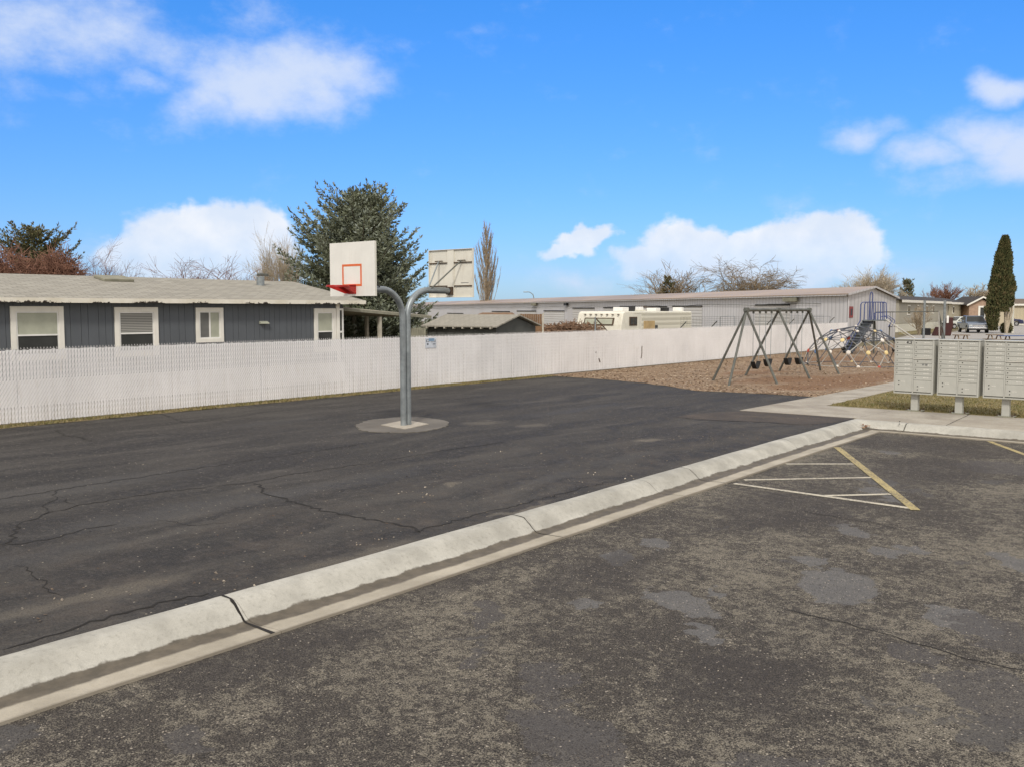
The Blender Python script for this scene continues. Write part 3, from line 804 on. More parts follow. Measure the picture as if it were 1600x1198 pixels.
# small notice on the fence
sgn = SL(673, FT + .02); zc = ZH(536, (FT, sgn))
sg = thing('notice_sign', 'small pale notice with blue header wired to the white fence', 'sign', (FT + .02, sgn, zc))
MB().box(FT + .014, FT + .02, sgn - .26, sgn + .26, zc - .17, zc + .17).build('panel', 'sign_white', sg)
MB().box(FT + .0205, FT + .023, sgn - .10, sgn + .16, zc + .06, zc + .15).build('blue_header', 'sign_blue', sg)
mb = MB()
for (a, b, c, d) in ((-.23, -.08, .095, .11), (-.23, -.08, .03, .045), (-.23, -.205, .03, .11), (-.105, -.08, .03, .11), (.19, .215, .02, .11), (.10, .22, -.055, -.03), (-.19, -.12, -.07, -.01), (.0, .22, .03, .04)):
    mb.box(FT + .0205, FT + .0225, sgn + a, sgn + b, zc + c, zc + d)
mb.build('dark_print', 'sign_ink', sg)

# ------------------------------------------------------------------ basketball goal
PB = Vector((-14.91, 14.52, 0))
hoop = thing('basketball_goal', 'twin bent galvanised pole carrying two white steel backboards back to back', 'basketball goal', PB)
for sg_, nm in ((-1, 'pole'), (1, 'pole')):
    Rr = .62; zt = 3.02; y0 = PB.y + sg_ * .072
    pts = [(PB.x, y0, -.1), (PB.x, y0, 1.2), (PB.x, y0, zt - Rr)]
    for k in range(1, 13):
        a = math.pi / 2 * k / 12
        pts.append((PB.x, y0 + sg_ * Rr * (1 - math.cos(a)), zt - Rr + Rr * math.sin(a)))
    pts.append((PB.x, PB.y + sg_ * 1.40, zt))
    MB().tube(pts, .070, 20).build(nm, 'galv', hoop, smooth=True)
def board(sg_):
    yb = PB.y + sg_ * 1.52; zb, zt = 2.865, 3.985; hw = .70; f = sg_
    rt = MB().box(PB.x - hw, PB.x + hw, min(yb, yb + f * .006), max(yb, yb + f * .006), zb, zt).build('backboard', 'board_white', hoop)
    yo = yb + f * .0065; y1 = yb + f * .009; a, b = sorted((yo, y1))
    mb = MB(); w = .305; z0, z1 = 3.07, 3.53; th = .045
    mb.box(PB.x - w, PB.x + w, a, b, z1 - th, z1); mb.box(PB.x - w, PB.x + w, a, b, z0, z0 + th)
    mb.box(PB.x - w, PB.x - w + th, a, b, z0 + th, z1 - th); mb.box(PB.x + w - th, PB.x + w, a, b, z0 + th, z1 - th)
    mb.build('target_square', 'orange', rt)
    # frame on the back: folded edge, stiffeners, centre channel
    bk = yb - f * .001
    def bb(mb, x0, x1, d, z0, z1):
        a, b = sorted((bk, bk - f * d)); mb.box(PB.x + x0, PB.x + x1, a, b, z0, z1)
    mb = MB()
    bb(mb, -hw, hw, .045, zt - .012, zt); bb(mb, -hw, hw, .045, zb, zb + .012)
    bb(mb, -hw, -hw + .012, .045, zb + .012, zt - .012); bb(mb, hw - .012, hw, .045, zb + .012, zt - .012)
    mb.build('edge_flange', 'board_back', rt)
    mb = MB(); bb(mb, -.10, .10, .03, zb + .013, zt - .013)
    mb.build('centre_channel', 'board_back', rt)
    for z in (zb + .26, zt - .32):
        for (xa, xb) in ((-hw + .013, -.102), (.102, hw - .013)):
            mb = MB(); bb(mb, xa, xb, .035, z, z + .02); mb.build('stiffener', 'rust', rt)
    mb = MB(); bb(mb, -hw + .0125, -.101, .004, zb + .0125, zt - .0125); bb(mb, .101, hw - .0125, .004, zb + .0125, zt - .0125)
    mb.build('back_panel', 'board_back', rt)
    mb = MB()
    for k in range(7): bb(mb, .30 + k * .035, .325 + k * .035, .006, zb + .33, zb + .345)
    mb.build('stamped_mark', 'sign_ink', rt)
    # mounting plate and braces
    a, b = sorted((bk - f * .031, bk - f * .10))
    MB().box(PB.x - .09, PB.x + .09, a, b, 2.93, 3.11).build('mount_plate', 'rust', hoop, bevel=.006)
    for sx in (-1, 1):
        e = Vector((PB.x + sx * .36, bk - f * .05, zt - .27)); st_ = Vector((PB.x + sx * .05, PB.y + f * .80, 3.07))
        MB().tube([st_, e], .017, 8).build('brace', 'steel_dark' if sx > 0 else 'galv', hoop, smooth=True)
        MB().obox(e, (.12, 0, 0), (0, .012, 0), (0, 0, .012)).build('brace_foot', 'rust', hoop)
    # rim
    rc = Vector((PB.x, yb + f * (.16 + .23), 3.075)); pr = []
    rim = MB()
    for k in range(33):
        an = 2 * math.pi * k / 32; pr.append((rc.x + .23 * math.cos(an), rc.y + .23 * math.sin(an), rc.z))
    rim.tube(pr, .010, 8, False)
    rim.tube([(p[0] + (p[0] - rc.x) * .04, p[1] + (p[1] - rc.y) * .04, p[2] - .02) for p in pr], .009, 8, False)
    ro = rim.build('rim', 'red_rim', hoop, smooth=True)
    mb = MB()
    for sx in (-1, 1):   # side gussets running under the ring
        A = [(PB.x + sx * .12, yb + f * .008, rc.z - .01), (PB.x + sx * .12, yb + f * .008, rc.z - .16), (PB.x + sx * .13, yb + f * .10, rc.z - .155), (PB.x + sx * .238, yb + f * .44, rc.z - .028), (PB.x + sx * .238, yb + f * .44, rc.z - .012)]
        n = len(A); B = [(p[0] - sx * .006, p[1], p[2]) for p in A]
        mb.add(A + B, [tuple(range(n)), tuple(range(n, 2 * n))[::-1]] + [(i, (i + 1) % n, n + (i + 1) % n, n + i) for i in range(n)])
    a, b = sorted((yb + f * .007, yb + f * .015))
    mb.box(PB.x - .125, PB.x + .125, a, b, rc.z - .165, rc.z + .03)
    top = [(PB.x - .13, yb + f * .012, rc.z + .012), (PB.x + .13, yb + f * .012, rc.z + .012), (PB.x + .15, yb + f * .20, rc.z + .012), (PB.x - .15, yb + f * .20, rc.z + .012)]
    mb.add(top + [(p[0], p[1], p[2] - .006) for p in top], [(0, 1, 2, 3), (7, 6, 5, 4), (0, 4, 5, 1), (1, 5, 6, 2), (2, 6, 7, 3), (3, 7, 4, 0)])
    mb.build('rim_bracket', 'red_rim', ro)
board(-1); board(1)
pts = []
for k in range(110):
    an = 2 * math.pi * k / 110; rr = 1 + random.uniform(-.022, .022) + .09 * mnoise.noise(Vector((math.cos(an) * 2, math.sin(an) * 2, 3))) + .018 * math.sin(k * 2.1)
    c = G(629, 663); u = Vector((CA, SA, 0)); w = Vector((-SA, CA, 0))
    q = c + u * (1.03 * rr * math.cos(an)) + w * (1.42 * rr * math.sin(an) * (1 if math.sin(an) > 0 else 1.0))
    pts.append((q.x, q.y))
MB().poly(pts, -.05, .012).build('concrete_collar', 'collar', kind='structure')
fb = [G(595, 664.5), G(634, 656.5), G(670, 663), G(633, 671)]
MB().poly([(p.x, p.y) for p in fb], -.05, .022).build('concrete_footing', 'footing', kind='structure')

# ------------------------------------------------------------------ mailboxes
def mailbox():
    """front faces -y, origin on the paving under the pedestal"""
    r = thing('cluster_mailbox', '', 'mailbox', (0, 0, 0))
    z0, z1, w, d = .46, 1.80, .95, .46; y0 = -.23
    L = dict(parent=r, world=False)
    MB().box(-w / 2, w / 2, y0 + .012, y0 + d, z0, z1).build('cabinet', 'mailbox', bevel=.008, **L)
    MB().box(-w / 2 - .012, w / 2 + .012, y0 - .016, y0 + d + .01, z1 + .001, z1 + .032).build('cap', 'mailbox', bevel=.01, **L)
    MB().box(-w / 2 + .0, w / 2 - .0, y0 - .004, y0 + .010, z0 - .014, z0 + .016).build('bottom_rail', 'mailbox', **L)
    MB().box(-w / 2 + .02, w / 2 - .02, y0 + .008, y0 + .0115, z0 + .02, z1 - .01).build('seam_backing', 'mail_gap', **L)
    mb = MB(); mb.box(-w / 2, -w / 2 + .022, y0 - .006, y0 + .0085, z0 + .018, z1 - .002); mb.box(w / 2 - .04, w / 2, y0 - .006, y0 + .0085, z0 + .018, z1 - .002)
    mb.box(-.028, .002, y0 - .004, y0 + .0085, z0 + .018, z1 - .002); mb.build('door_frame', 'mailbox', **L)
    H0 = 790.0
    lrows = [(105, 170), (170, 232), (232, 292), (292, 375), (375, 437), (437, 500), (500, 557), (557, 620), (620, 862)]
    rrows = [(105, 170), (170, 232), (232, 298), (298, 362), (376, 440), (440, 500), (500, 565), (565, 625), (625, 688), (688, 862)]
    for ci, (xa, xb, rows) in enumerate(((-w / 2 + .026, -.032, lrows), (.006, w / 2 - .044, rrows))):
        for i, (ya, yb) in enumerate(rows):
            za = z1 - (yb - 95) / H0 * (z1 - z0) + .0035; zb = z1 - (ya - 95) / H0 * (z1 - z0) - .0035
            big = (yb - ya) > 120; slot = (ci == 1 and i == 4)
            do = MB().box(xa, xb, y0 - .004, y0 + .0075, za, zb).build('parcel_door' if big else 'mail_slot_panel' if slot else 'mail_door', 'mailbox', bevel=.003, **L)
            W_ = xb - xa; D2 = dict(parent=do, world=False)
            def lock(x, z, rad=.013):
                MB().tube([(x, y0 - .004, z), (x, y0 - .012, z)], rad, 10).build('lock', 'black', smooth=True, **D2)
            def plate(xa_, xb_, z, h=.017):
                mb = MB()
                n_ = 3; ww = (xb_ - xa_) / n_
                for q in range(n_): mb.box(xa_ + q * ww, xa_ + q * ww + ww * .8, y0 - .0065, y0 - .0042, z - h / 2 + (q % 2) * .003, z + h / 2)
                mb.build('number_label', 'label', **D2)
            if big:
                lock(xa + W_ * .24, zb - .13 - .02); lock(xa + W_ * .24, zb - .21 - .02); plate(xa + W_ * .38, xa + W_ * .60, zb - .16)
            elif slot: lock(xa + W_ * .2, (za + zb) / 2)
            else:
                lock(xa + W_ * .1, zb - .05 if (yb - ya) > 70 else (za + zb) / 2 + .005, .011); plate(xa + W_ * .55, xa + W_ * .86, min((za + zb) / 2 + .01, zb - .03) if (yb - ya) < 70 else zb - .05)
    zh = z1 - (362 - 95) / H0 * (z1 - z0)
    MB().box(.004, w / 2 - .042, y0 - .03, y0 + .004, zh - .018, zh - .004).build('slot_hood', 'trim', **L)
    MB().box(-.085, .085, -.085, .085, .02, z0 - .015).build('pedestal', 'mailbox', bevel=.006, **L)
    MB().box(-.2, .2, -.19, .19, .001, .02).build('base_plate', 'fence_wood', bevel=.004, **L)
    for sx in (-1, 1):
        for sy in (-1, 1):
            MB().tube([(sx * .165, sy * .15, .02), (sx * .165, sy * .15, .075)], .012, 6).tube([(sx * .165, sy * .15, .02), (sx * .165, sy * .15, .04)], .024, 6).build('anchor_bolt', 'rust', **L)
    return r
mb0 = mailbox()
locs = [(-6.955, 24.88), (-5.905, 24.88), (-4.855, 24.88)]
labs = ['pale grey cluster mailbox with black letters stuck on its top door',
        'pale grey cluster mailbox standing between the two others',
        'pale grey cluster mailbox at the right edge of the photo']
for i, (x, y) in enumerate(locs):
    o = mb0 if i == 0 else copy_tree(mb0)
    o.location = (x, y, .012); o['label'] = labs[i]; o['group'] = 'cluster mailboxes on the sidewalk'
def text_mesh(txt, size, name, mat, parent, loc, rot, ex=.001):
    cu = bpy.data.curves.new(name, 'FONT'); cu.body = txt; cu.size = size; cu.extrude = ex; cu.offset = .002; cu.align_x = 'CENTER'; cu.align_y = 'CENTER'
    tmp = bpy.data.objects.new('tmp', cu); COL.objects.link(tmp)
    dg = bpy.context.evaluated_depsgraph_get(); me = bpy.data.meshes.new_from_object(tmp.evaluated_get(dg))
    bpy.data.objects.remove(tmp); me.name = name; me.materials.clear(); me.materials.append(M[mat])
    o = bpy.data.objects.new(name, me); COL.objects.link(o); o.parent = parent; o.location = loc; o.rotation_euler = rot
    return o
text_mesh('4LS', .095, 'sticker_letters', 'black', mb0, (-.125, -.2375, 1.735), (R(90), 0, 0))
text_mesh('H 122', .05, 'marker_number', 'sign_ink', mb0, (.27, -.2375, 1.185), (R(90), 0, 0))

# ------------------------------------------------------------------ grey mobile home
HT = -25.7; HE = 21.95; HS = -4.0
home = thing('mobile_home', 'slate grey mobile home with cream trim behind the white fence', 'mobile home', (HT, 10, 0))
zE = 2.80; zSk = .72
wall = MB().box(HT - 7.8, HT - .02, HS, HE, .75, zE).build('wall', 'groove', home)
mb = MB(); s = HS; rr = random.Random(3)
while s < HE - .01:
    w = rr.choice((.2, .2, .3)); e = min(s + w, HE)
    mb.box(HT - .02, HT, s + .005, e - .005, .76, zE - .01); s += w
mb.build('siding', 'siding', home)
mb = MB(); s = HS
while s < HE - .1:
    e = min(s + 1.2, HE); mb.box(HT + .001, HT + .03, s + .004, e - .004, .02, zSk); s += 1.2
mb.build('skirting', 'skirt_white', home)
MB().box(HT - 7.8, HT, HS, HE, 0.0, .74).build('underfloor', 'groove', home)
# roof
eT, rT = HT + .32, HT - 3.85; zr = 3.66; ze = 2.90; RE = 22.75
mb = MB()
prof = [(eT, ze), (rT, zr), (2 * rT - eT, ze), (2 * rT - eT, ze - .05), (rT, zr - .06), (eT, ze - .05)]
mb.extr(prof, lambda p: (p[0], HS - .3, p[1]), lambda p: (p[0], RE, p[1]))
rf = mb.build('roof', 'roof', home)
MB().box(eT + .001, eT + .022, HS - .3, RE, ze - .135, ze - .004).build('fascia', 'fascia', home)
mb = MB()
for sgx in (1, -1):
    e_ = eT if sgx > 0 else 2 * rT - eT
    mb.extr([(e_, ze - .14), (e_, ze - .004), (rT, zr - .004), (rT, zr - .15)], lambda p: (p[0], RE + .001, p[1]), lambda p: (p[0], RE + .022, p[1]))
mb.build('rake_board', 'trim', home)
MB().box(HT + .001, eT, HS, RE - .02, ze - .12, ze - .10).build('soffit', 'trim', home)
# gable end infill
MB().extr([(HT, zE), (HT - 7.8, zE), (HT - 3.9, zr - .07)], lambda p: (p[0], HE - .1, p[1]), lambda p: (p[0], HE, p[1])).build('gable_end', 'siding', home)
# roof vent pipe and cap
vs = SL(408, rT + 1.1); vz = ze + (zr - ze) * (eT - (rT + 1.1)) / (eT - rT)
vp = MB().tube([(rT + 1.1, vs, vz - .1), (rT + 1.1, vs, vz + .30)], .14, 12).build('roof_vent', 'galv', home, smooth=True)
MB().box(rT + .95, rT + 1.22, vs - .05, vs + .28, vz + .33, vz + .42).build('vent_cap', 'steel_dark', vp, bevel=.01)
ss = SL(175, rT + .55); mb = MB()
A = Vector((rT + .75, ss, ze + (zr - ze) * (eT - rT - .75) / (eT - rT)))
mb.obox(A + Vector((0, 0, .05)), (.35, 0, -.07), (0, .5, 0), (.01, 0, .045)).build('skylight', 'fence_wood', home, bevel=.02)
hv = SL(411, HT)
MB().extr([(0, 0), (.12, -.06), (.12, -.09), (0, -.09)], lambda p: (HT + p[0], hv - .16, 2.2 + p[1]), lambda p: (HT + p[0], hv + .16, 2.2 + p[1])).build('dryer_hood', 'curtain', home)

def window(xa, xb, z0, z1, style, t=HT, tr=.14):
    sa, sb = SL(xa, t), SL(xb, t)
    mb = MB()
    mb.box(t + .002, t + .045, sa, sb, z1 - tr, z1); mb.box(t + .002, t + .045, sa, sb, z0, z0 + tr)
    mb.box(t + .002, t + .043, sa, sa + tr, z0 + tr, z1 - tr); mb.box(t + .002, t + .043, sb - tr, sb, z0 + tr, z1 - tr)
    w = mb.build('window', 'trim', home, bevel=.004)
    a, b, c, d = sa + tr, sb - tr, z0 + tr, z1 - tr; f = .035
    mb = MB(); mb.box(t + .003, t + .03, a, b, d - f, d); mb.box(t + .003, t + .03, a, b, c, c + f)
    mb.box(t + .003, t + .028, a, a + f, c + f, d - f); mb.box(t + .003, t + .028, b - f, b, c + f, d - f)
    if style == 'slide': m = (a + b) / 2; mb.box(t + .003, t + .032, m - f * .7, m + f * .7, c + f, d - f)
    else: m = c + (d - c) * .46; mb.box(t + .003, t + .032, a + f, b - f, m - f * .6, m + f * .6)
    mb.build('sash', 'white', w)
    if style == 'slide':
        MB().box(t + .0025, t + .012, a + f, m, c + f, d - f).build('screen', 'screen', w)
        MB().box(t + .0025, t + .010, m, b - f, c + f, d - f).build('pane', 'curtain', w)
    else:
        MB().box(t + .0025, t + .010, a + f, b - f, m, d - f).build('blind', {'curtain': 'curtain', 'blind': 'blind'}[style], w)
        MB().box(t + .0025, t + .008, a + f, b - f, c + f, m).build('pane', 'glass', w)
window(15, 98.5, 1.22, 2.67, 'curtain')
window(178, 246, 1.22, 2.65, 'blind')
window(305, 348, 1.56, 2.64, 'slide', tr=.12)
window(490, 524, 1.1, 2.62, 'curtain')
MB().box(HT + .002, HT + .05, SL(524.5, HT), SL(529.5, HT), .76, zE - .02).build('corner_board', 'trim', home)
s0, s1 = SL(530, HT), HE
MB().box(HT + .002, HT + .02, s0, s1, 1.2, zE - .1).build('corner_window', 'glass', home)
mb = MB()
for z in (1.12, 1.75, 2.55): mb.box(HT + .002, HT + .035, s0, s1, z, z + .07)
mb.box(HT + .002, HT + .033, s1 - .07, s1, 1.19, 2.55)
mb.build('corner_window_frame', 'white', home)

# porch cover beyond the end of the home
pc = thing('porch_cover', 'low wooden porch roof on pale posts beside the grey home', 'porch roof', (-28, 24, 0))
pr = [(HE + .05, 2.62), (HE + .05, 2.69), (27.0, 2.33), (27.0, 2.27)]
MB().extr(pr, lambda p: (-26.2, p[0], p[1]), lambda p: (-31, p[0], p[1])).build('roof', 'porch_wood', pc)
MB().obox((-26.19, (HE + 27) / 2, 2.44), (.01, 0, 0), (0, 2.5, -.172), (0, 0, .05)).build('fascia', 'fence_wood', pc)
for px, t in ((553, -30.6), (573, -28.5), (593, -26.4)):
    s = SL(px, t); MB().box(t - .06, t + .06, s - .06, s + .06, -.02, 2.3).build('post', 'porch_wood', pc)

# ------------------------------------------------------------------ shed, fence panels, brush
def cam_local(P, ang):
    """frame at P with x turned ang degrees from the survey's right-hand direction"""
    return P, YAW + R(ang)
c0 = W(-.59, 37.0); d1 = (W(.5, .87) - W(0, 0)); d2 = (W(-.87, .5) - W(0, 0))
shed = thing('garden_shed', 'low grey green shed with pale shingle roof behind the white fence', 'shed', c0)
def fr(a, b, z): return c0 + d1 * a + d2 * b + Vector((0, 0, z))
mb = MB(); gp = [(0.12, 0), (3.4, 0), (3.4, 1.86), (1.76, 2.24), (.12, 1.86)]
mb.extr(gp, lambda p: fr(p[0], .12, p[1]), lambda p: fr(p[0], 3.45, p[1])); mb.build('wall', 'shed_wall', shed)
mb = MB(); gp = [(-.12, 1.86), (1.76, 2.31), (3.64, 1.86), (3.64, 1.91), (1.76, 2.37), (-.12, 1.91)]
mb.extr(gp, lambda p: fr(p[0], -.05, p[1]), lambda p: fr(p[0], 3.62, p[1])); mb.build('roof', 'shed_roof', shed)
for k in range(8): MB().obox(fr(-.05, .25 + k * .44, 1.83), d1 * .09, d2 * .025, (0, 0, .035)).build('rafter_tail', 'porch_wood', shed)
s2 = D(772, 500, 45.0); s2.z = 0
sh2 = thing('flat_shed', 'small dark shed roof peeping over the pale shingle shed', 'shed', s2)
u = W(1, 0) - W(0, 0); v = W(0, 1) - W(0, 0)
def f2(a, b, z): return s2 + u * a + v * b + Vector((0, 0, z))
MB().extr([(-1.0, 0), (1.1, 0), (1.1, 2.1), (-1.0, 2.1)], lambda p: f2(p[0], 0, p[1]), lambda p: f2(p[0], 2, p[1])).build('wall', 'shed_wall', sh2)
MB().add([f2(-1.4, -.2, 2.13), f2(1.2, -.2, 2.18), f2(.9, 1.2, 2.42), f2(-.6, 1.2, 2.42), f2(-1.4, -.2, 2.08), f2(1.2, -.2, 2.13), f2(.9, 1.2, 2.1), f2(-.6, 1.2, 2.1)], [(0, 1, 2, 3), (7, 6, 5, 4), (0, 4, 5, 1), (1, 5, 6, 2), (2, 6, 7, 3), (3, 7, 4, 0)]).build('roof', 'lattice', sh2)
lt = D(828, 500, 43.0); lt.z = 0
la = thing('board_fence', 'weathered brown board fence between the sheds and brush pile', 'fence', lt)
mb = MB()
for k in range(11): mb.obox(lt + u * (-.5 + k * .1) + Vector((0, 0, 1.17 + random.uniform(-.01, .01))), u * .046, v * .01, (0, 0, 1.19))
mb.build('boards', 'lattice', la); MB().obox(lt + u * .6 + Vector((0, 0, 1.19)), u * .04, v * .04, (0, 0, 1.21)).build('post', 'porch_wood', la)
lt = D(650, 515, 37.0); lt.z = 0
la = thing('wood_fence', 'short grey weathered plank fence left of the shingle roofed shed', 'fence', lt)
mb = MB()
for k in range(9): mb.obox(lt + u * (-.42 + k * .095) + Vector((0, 0, .92 + random.uniform(-.01, .01))), u * .044, v * .01, (0, 0, .93))
mb.build('boards', 'fence_wood', la); MB().tube([lt + u * -.2 + v * .3, lt + u * -.35 + v * .3 + Vector((0, 0, 2.25))], .015, 5).build('leaning_pole', 'rust', la)

# ------------------------------------------------------------------ travel trailer
A = W(.1207 * 50, 50); sd = (W(.6, .8) - W(0, 0)); fd = (W(-.8, .6) - W(0, 0)); ztp = ZH(487, A)
rv = thing('travel_trailer', 'old cream travel trailer with corrugated side and boarded door', 'trailer', A)
LL, WW = 8.1, 2.86
def rp(a, b, z): return A + sd * a + fd * b + Vector((0, 0, z))
prof = [(.0, .75), (-.3, 1.15), (-.36, 1.3), (-.30, 1.75), (-.1, ztp - .08), (.12, ztp), (LL, ztp), (LL + .06, ztp - .15), (LL, .45), (1.4, .45), (1.2, .75)]
MB().extr(prof, lambda p: rp(p[0], 0, p[1]), lambda p: rp(p[0], WW, p[1])).build('body', 'rv', rv, bevel=.05)
MB().extr([(1.9, .6), (LL - .1, .6), (LL - .1, ztp - .1), (.95, ztp - .1), (1.9, ztp - .12)], lambda p: rp(p[0], -.012, p[1]), lambda p: rp(p[0], -.001, p[1])).build('corrugated_side', 'rv_side', rv)
fw = MB().obox(rp(-.27, WW / 2, 1.92), fd * .95, Vector((0, 0, .2)) + sd * .07, sd * .03).build('front_window', 'rust', rv, bevel=.05)
MB().obox(rp(-.305, WW / 2, 1.92), fd * .86, Vector((0, 0, .145)) + sd * .05, sd * .01).build('shade', 'curtain', fw)
sw = MB().obox(rp(.95, -.02, 1.93), sd * .42, (0, 0, .24), fd * .02).build('side_window', 'rust', rv, bevel=.04)
for k in (-1, 1): MB().obox(rp(.95 + k * .19, -.045, 1.93), sd * .15, (0, 0, .18), fd * .006).build('pane', 'glass', sw)
MB().obox(rp(2.75, -.03, 1.15), sd * .62, (0, 0, .78), fd * .015).build('plywood_door', 'plywood', rv)
MB().obox(rp(3.6, -.025, 1.4), sd * .14, (0, 0, .28), fd * .015).build('access_hatch', 'glass', rv)
MB().obox(rp(-.35, WW / 2, 1.16), fd * 1.25, (0, 0, .06), sd * .06).build('rusty_front_bar', 'rust', rv)
rng = random.Random(5)
for k in range(9):
    a = 1.6 + k * .72; h = rng.uniform(.04, .16)
    MB().obox(rp(a, .4 + rng.random(), ztp + h), sd * rng.uniform(.15, .42), fd * .3, (0, 0, h)).build('roof_junk', ['white', 'black', 'skirt', 'white'][k % 4] if k != 1 else 'black', rv, bevel=.03)
MB().tube([rp(3.0, 2.0, ztp + .05), rp(4.5, 1.2, ztp + .25), rp(7.5, 1.5, ztp + .12)], .03, 5).build('roof_pole', 'rust', rv)
for a in (4.4, 5.3):
    wv = MB().tube([rp(a, .05, .36), rp(a, .3, .36)], .36, 16).build('wheel', 'rubber', rv, smooth=True)
mb = MB(); mb.tube([rp(-.2, WW / 2, .5), rp(-1.6, WW / 2 + .1, .5)], .05, 6); mb.tube([rp(-1.3, WW / 2, .5), rp(-1.3, WW / 2, 0)], .04, 6); mb.build('hitch', 'rust', rv)
for k in range(7):
    MB().obox(rp(-.22 + .03 * k * 0, .25 + .35 * k, ztp - .16), fd * .05, (0, 0, .02), sd * .05).build('marker_lamp', 'rust', rv)

# post with slanting brace seen above the fence
bq = D(930, 515, 42); bq.z = 0
bp_ = thing('braced_post', 'rusty steel post with slanting brace before the trailer window', 'post', bq)
zt = ZH(496, bq); MB().tube([bq, bq + Vector((0, 0, zt))], .035, 8).build('post', 'galv', bp_)
MB().tube([bq + Vector((0, 0, zt - .02)), bq + u * .85 + Vector((0, 0, zt - .95))], .03, 8).build('brace', 'rust', bp_)

# security fence of wire behind
cf = thing('wire_fence', 'dark wire security fence with leaning posts before the storage building', 'fence', (-23.2, 40, 0))
for px, y0 in ((1064, 503), (1112.5, 502), (1199, 499), (1234, 498.5), (1297, 496)):
    s = SL(px, -23.2); z = ZH(y0, (-23.2, s))
    MB().tube([(-23.2, s, 0), (-23.2, s, z - .3), (-22.9, s, z)], .03, 6).build('post', 'steel_dark', cf)
mb = MB()
for k in range(5):
    z = 2.18 - k * .11; mb.tube([(-23.2, 42, z), (-23.2, 52, z), (-23.2, 61.5, z)], .006, 3)
for k in range(60):
    s = 42 + k * .33; mb.tube([(-23.2, s, 1.5), (-23.2, s, 2.18)], .004, 3)
mb.build('wire_strands', 'steel_dark', cf, fixn=False)
mb = MB()
for a, b, y0 in ((1126, 1148, 495), (1270, 1297, 495)):
    sa, sb = SL(a, -23.6), SL(b, -23.6); z = ZH(y0, (-23.6, sa)); mb.tube([(-23.6, sa, 1), (-23.6, sa, z), (-23.6, sb, z), (-23.6, sb, 1)], .02, 5)
mb.build('gate_frame', 'galv', cf)

# ------------------------------------------------------------------ storage building
C0 = W(.36 * 70, 70); ld = (W(-.334, .943) - W(0, 0)); gd = (W(math.sin(R(38)), math.cos(R(38))) - W(0, 0))
stb = thing('storage_building', 'long pale metal storage building with tan roof and rollup doors', 'building', C0, math.atan2(ld.y, ld.x))
SLn, GW = 146.0, 12.6
zE0 = ZH(461.5, C0); zR0 = 4.26
def sp_(l, g, z): return C0 + ld * l + gd * g + Vector((0, 0, z))
slope = (3.25 - zE0) / SLn
def zc_(l, base): return base + slope * l
# long wall
mb = MB(); mb.add([sp_(0, 0, 0), sp_(SLn, 0, 0), sp_(SLn, 0, zc_(SLn, zE0)), sp_(0, 0, zE0), sp_(0, .3, 0), sp_(SLn, .3, 0), sp_(SLn, .3, zc_(SLn, zE0)), sp_(0, .3, zE0)],
                  [(0, 1, 2, 3), (7, 6, 5, 4), (0, 4, 5, 1), (1, 5, 6, 2), (2, 6, 7, 3), (3, 7, 4, 0)])
mb.build('long_wall', 'metal_wall', stb)
zfe = ZH(466.5, sp_(0, GW, 0))
mb = MB(); A_ = [sp_(-.004, 0.003, 0), sp_(-.004, GW, 0), sp_(-.004, GW, zfe), sp_(-.004, GW / 2, zR0), sp_(-.004, .003, zE0)]
B_ = [p + ld * .25 for p in A_]; n = 5
mb.add(A_ + B_, [tuple(range(n)), tuple(range(n, 2 * n))[::-1]] + [(i, (i + 1) % n, n + (i + 1) % n, n + i) for i in range(n)])
mb.build('gable_wall', 'gable_wall', stb)
mb = MB()
R0, R1 = sp_(-.25, GW / 2, zR0 + .06), sp_(SLn, GW / 2, 4.02)
E0, E1 = sp_(-.25, -.35, zE0 + .02), sp_(SLn, -.35, zc_(SLn, zE0) + .02)
F0, F1 = sp_(-.25, GW + .35, zfe), sp_(SLn, GW + .35, zc_(SLn, zfe))
dz = Vector((0, 0, .10))
V = [E0, R0, F0, E1, R1, F1]; V = V + [p + dz for p in V]
mb.add(V, [(6, 7, 10, 9), (7, 8, 11, 10), (0, 3, 4, 1), (1, 4, 5, 2), (0, 1, 7, 6), (1, 2, 8, 7), (3, 9, 10, 4), (4, 10, 11, 5), (0, 6, 9, 3), (2, 5, 11, 8)])
mb.build('roof', 'metal_roof', stb)
mb = MB(); mb.add([E0 - dz * .5, E0 + dz * 1.02, R0 + dz * 1.02, R0 - dz * .5, F0 - dz * .5, F0 + dz * 1.02] + [p - ld * .05 for p in (E0 - dz * .5, E0 + dz * 1.02, R0 + dz * 1.02, R0 - dz * .5, F0 - dz * .5, F0 + dz * 1.02)],
                  [(6, 7, 8, 9), (9, 8, 11, 10), (0, 6, 7, 1), (1, 7, 8, 2), (2, 8, 11, 5), (0, 3, 9, 6), (3, 4, 10, 9)])
mb.build('gable_trim', 'gable_wall', stb)
MB().add([E0 - ld * -.3 - dz * .6, E1 - dz * .6, E1 + dz * .2, E0 + dz * .2], [(0, 1, 2, 3)]).build('eave_gutter', 'metal_wall', stb)
def wl(px):
    """distance along the long wall seen at column px"""
    k = (px - 800) / 1454.0; return (.36 * 70 - k * 70) / (.334 + k * .943)
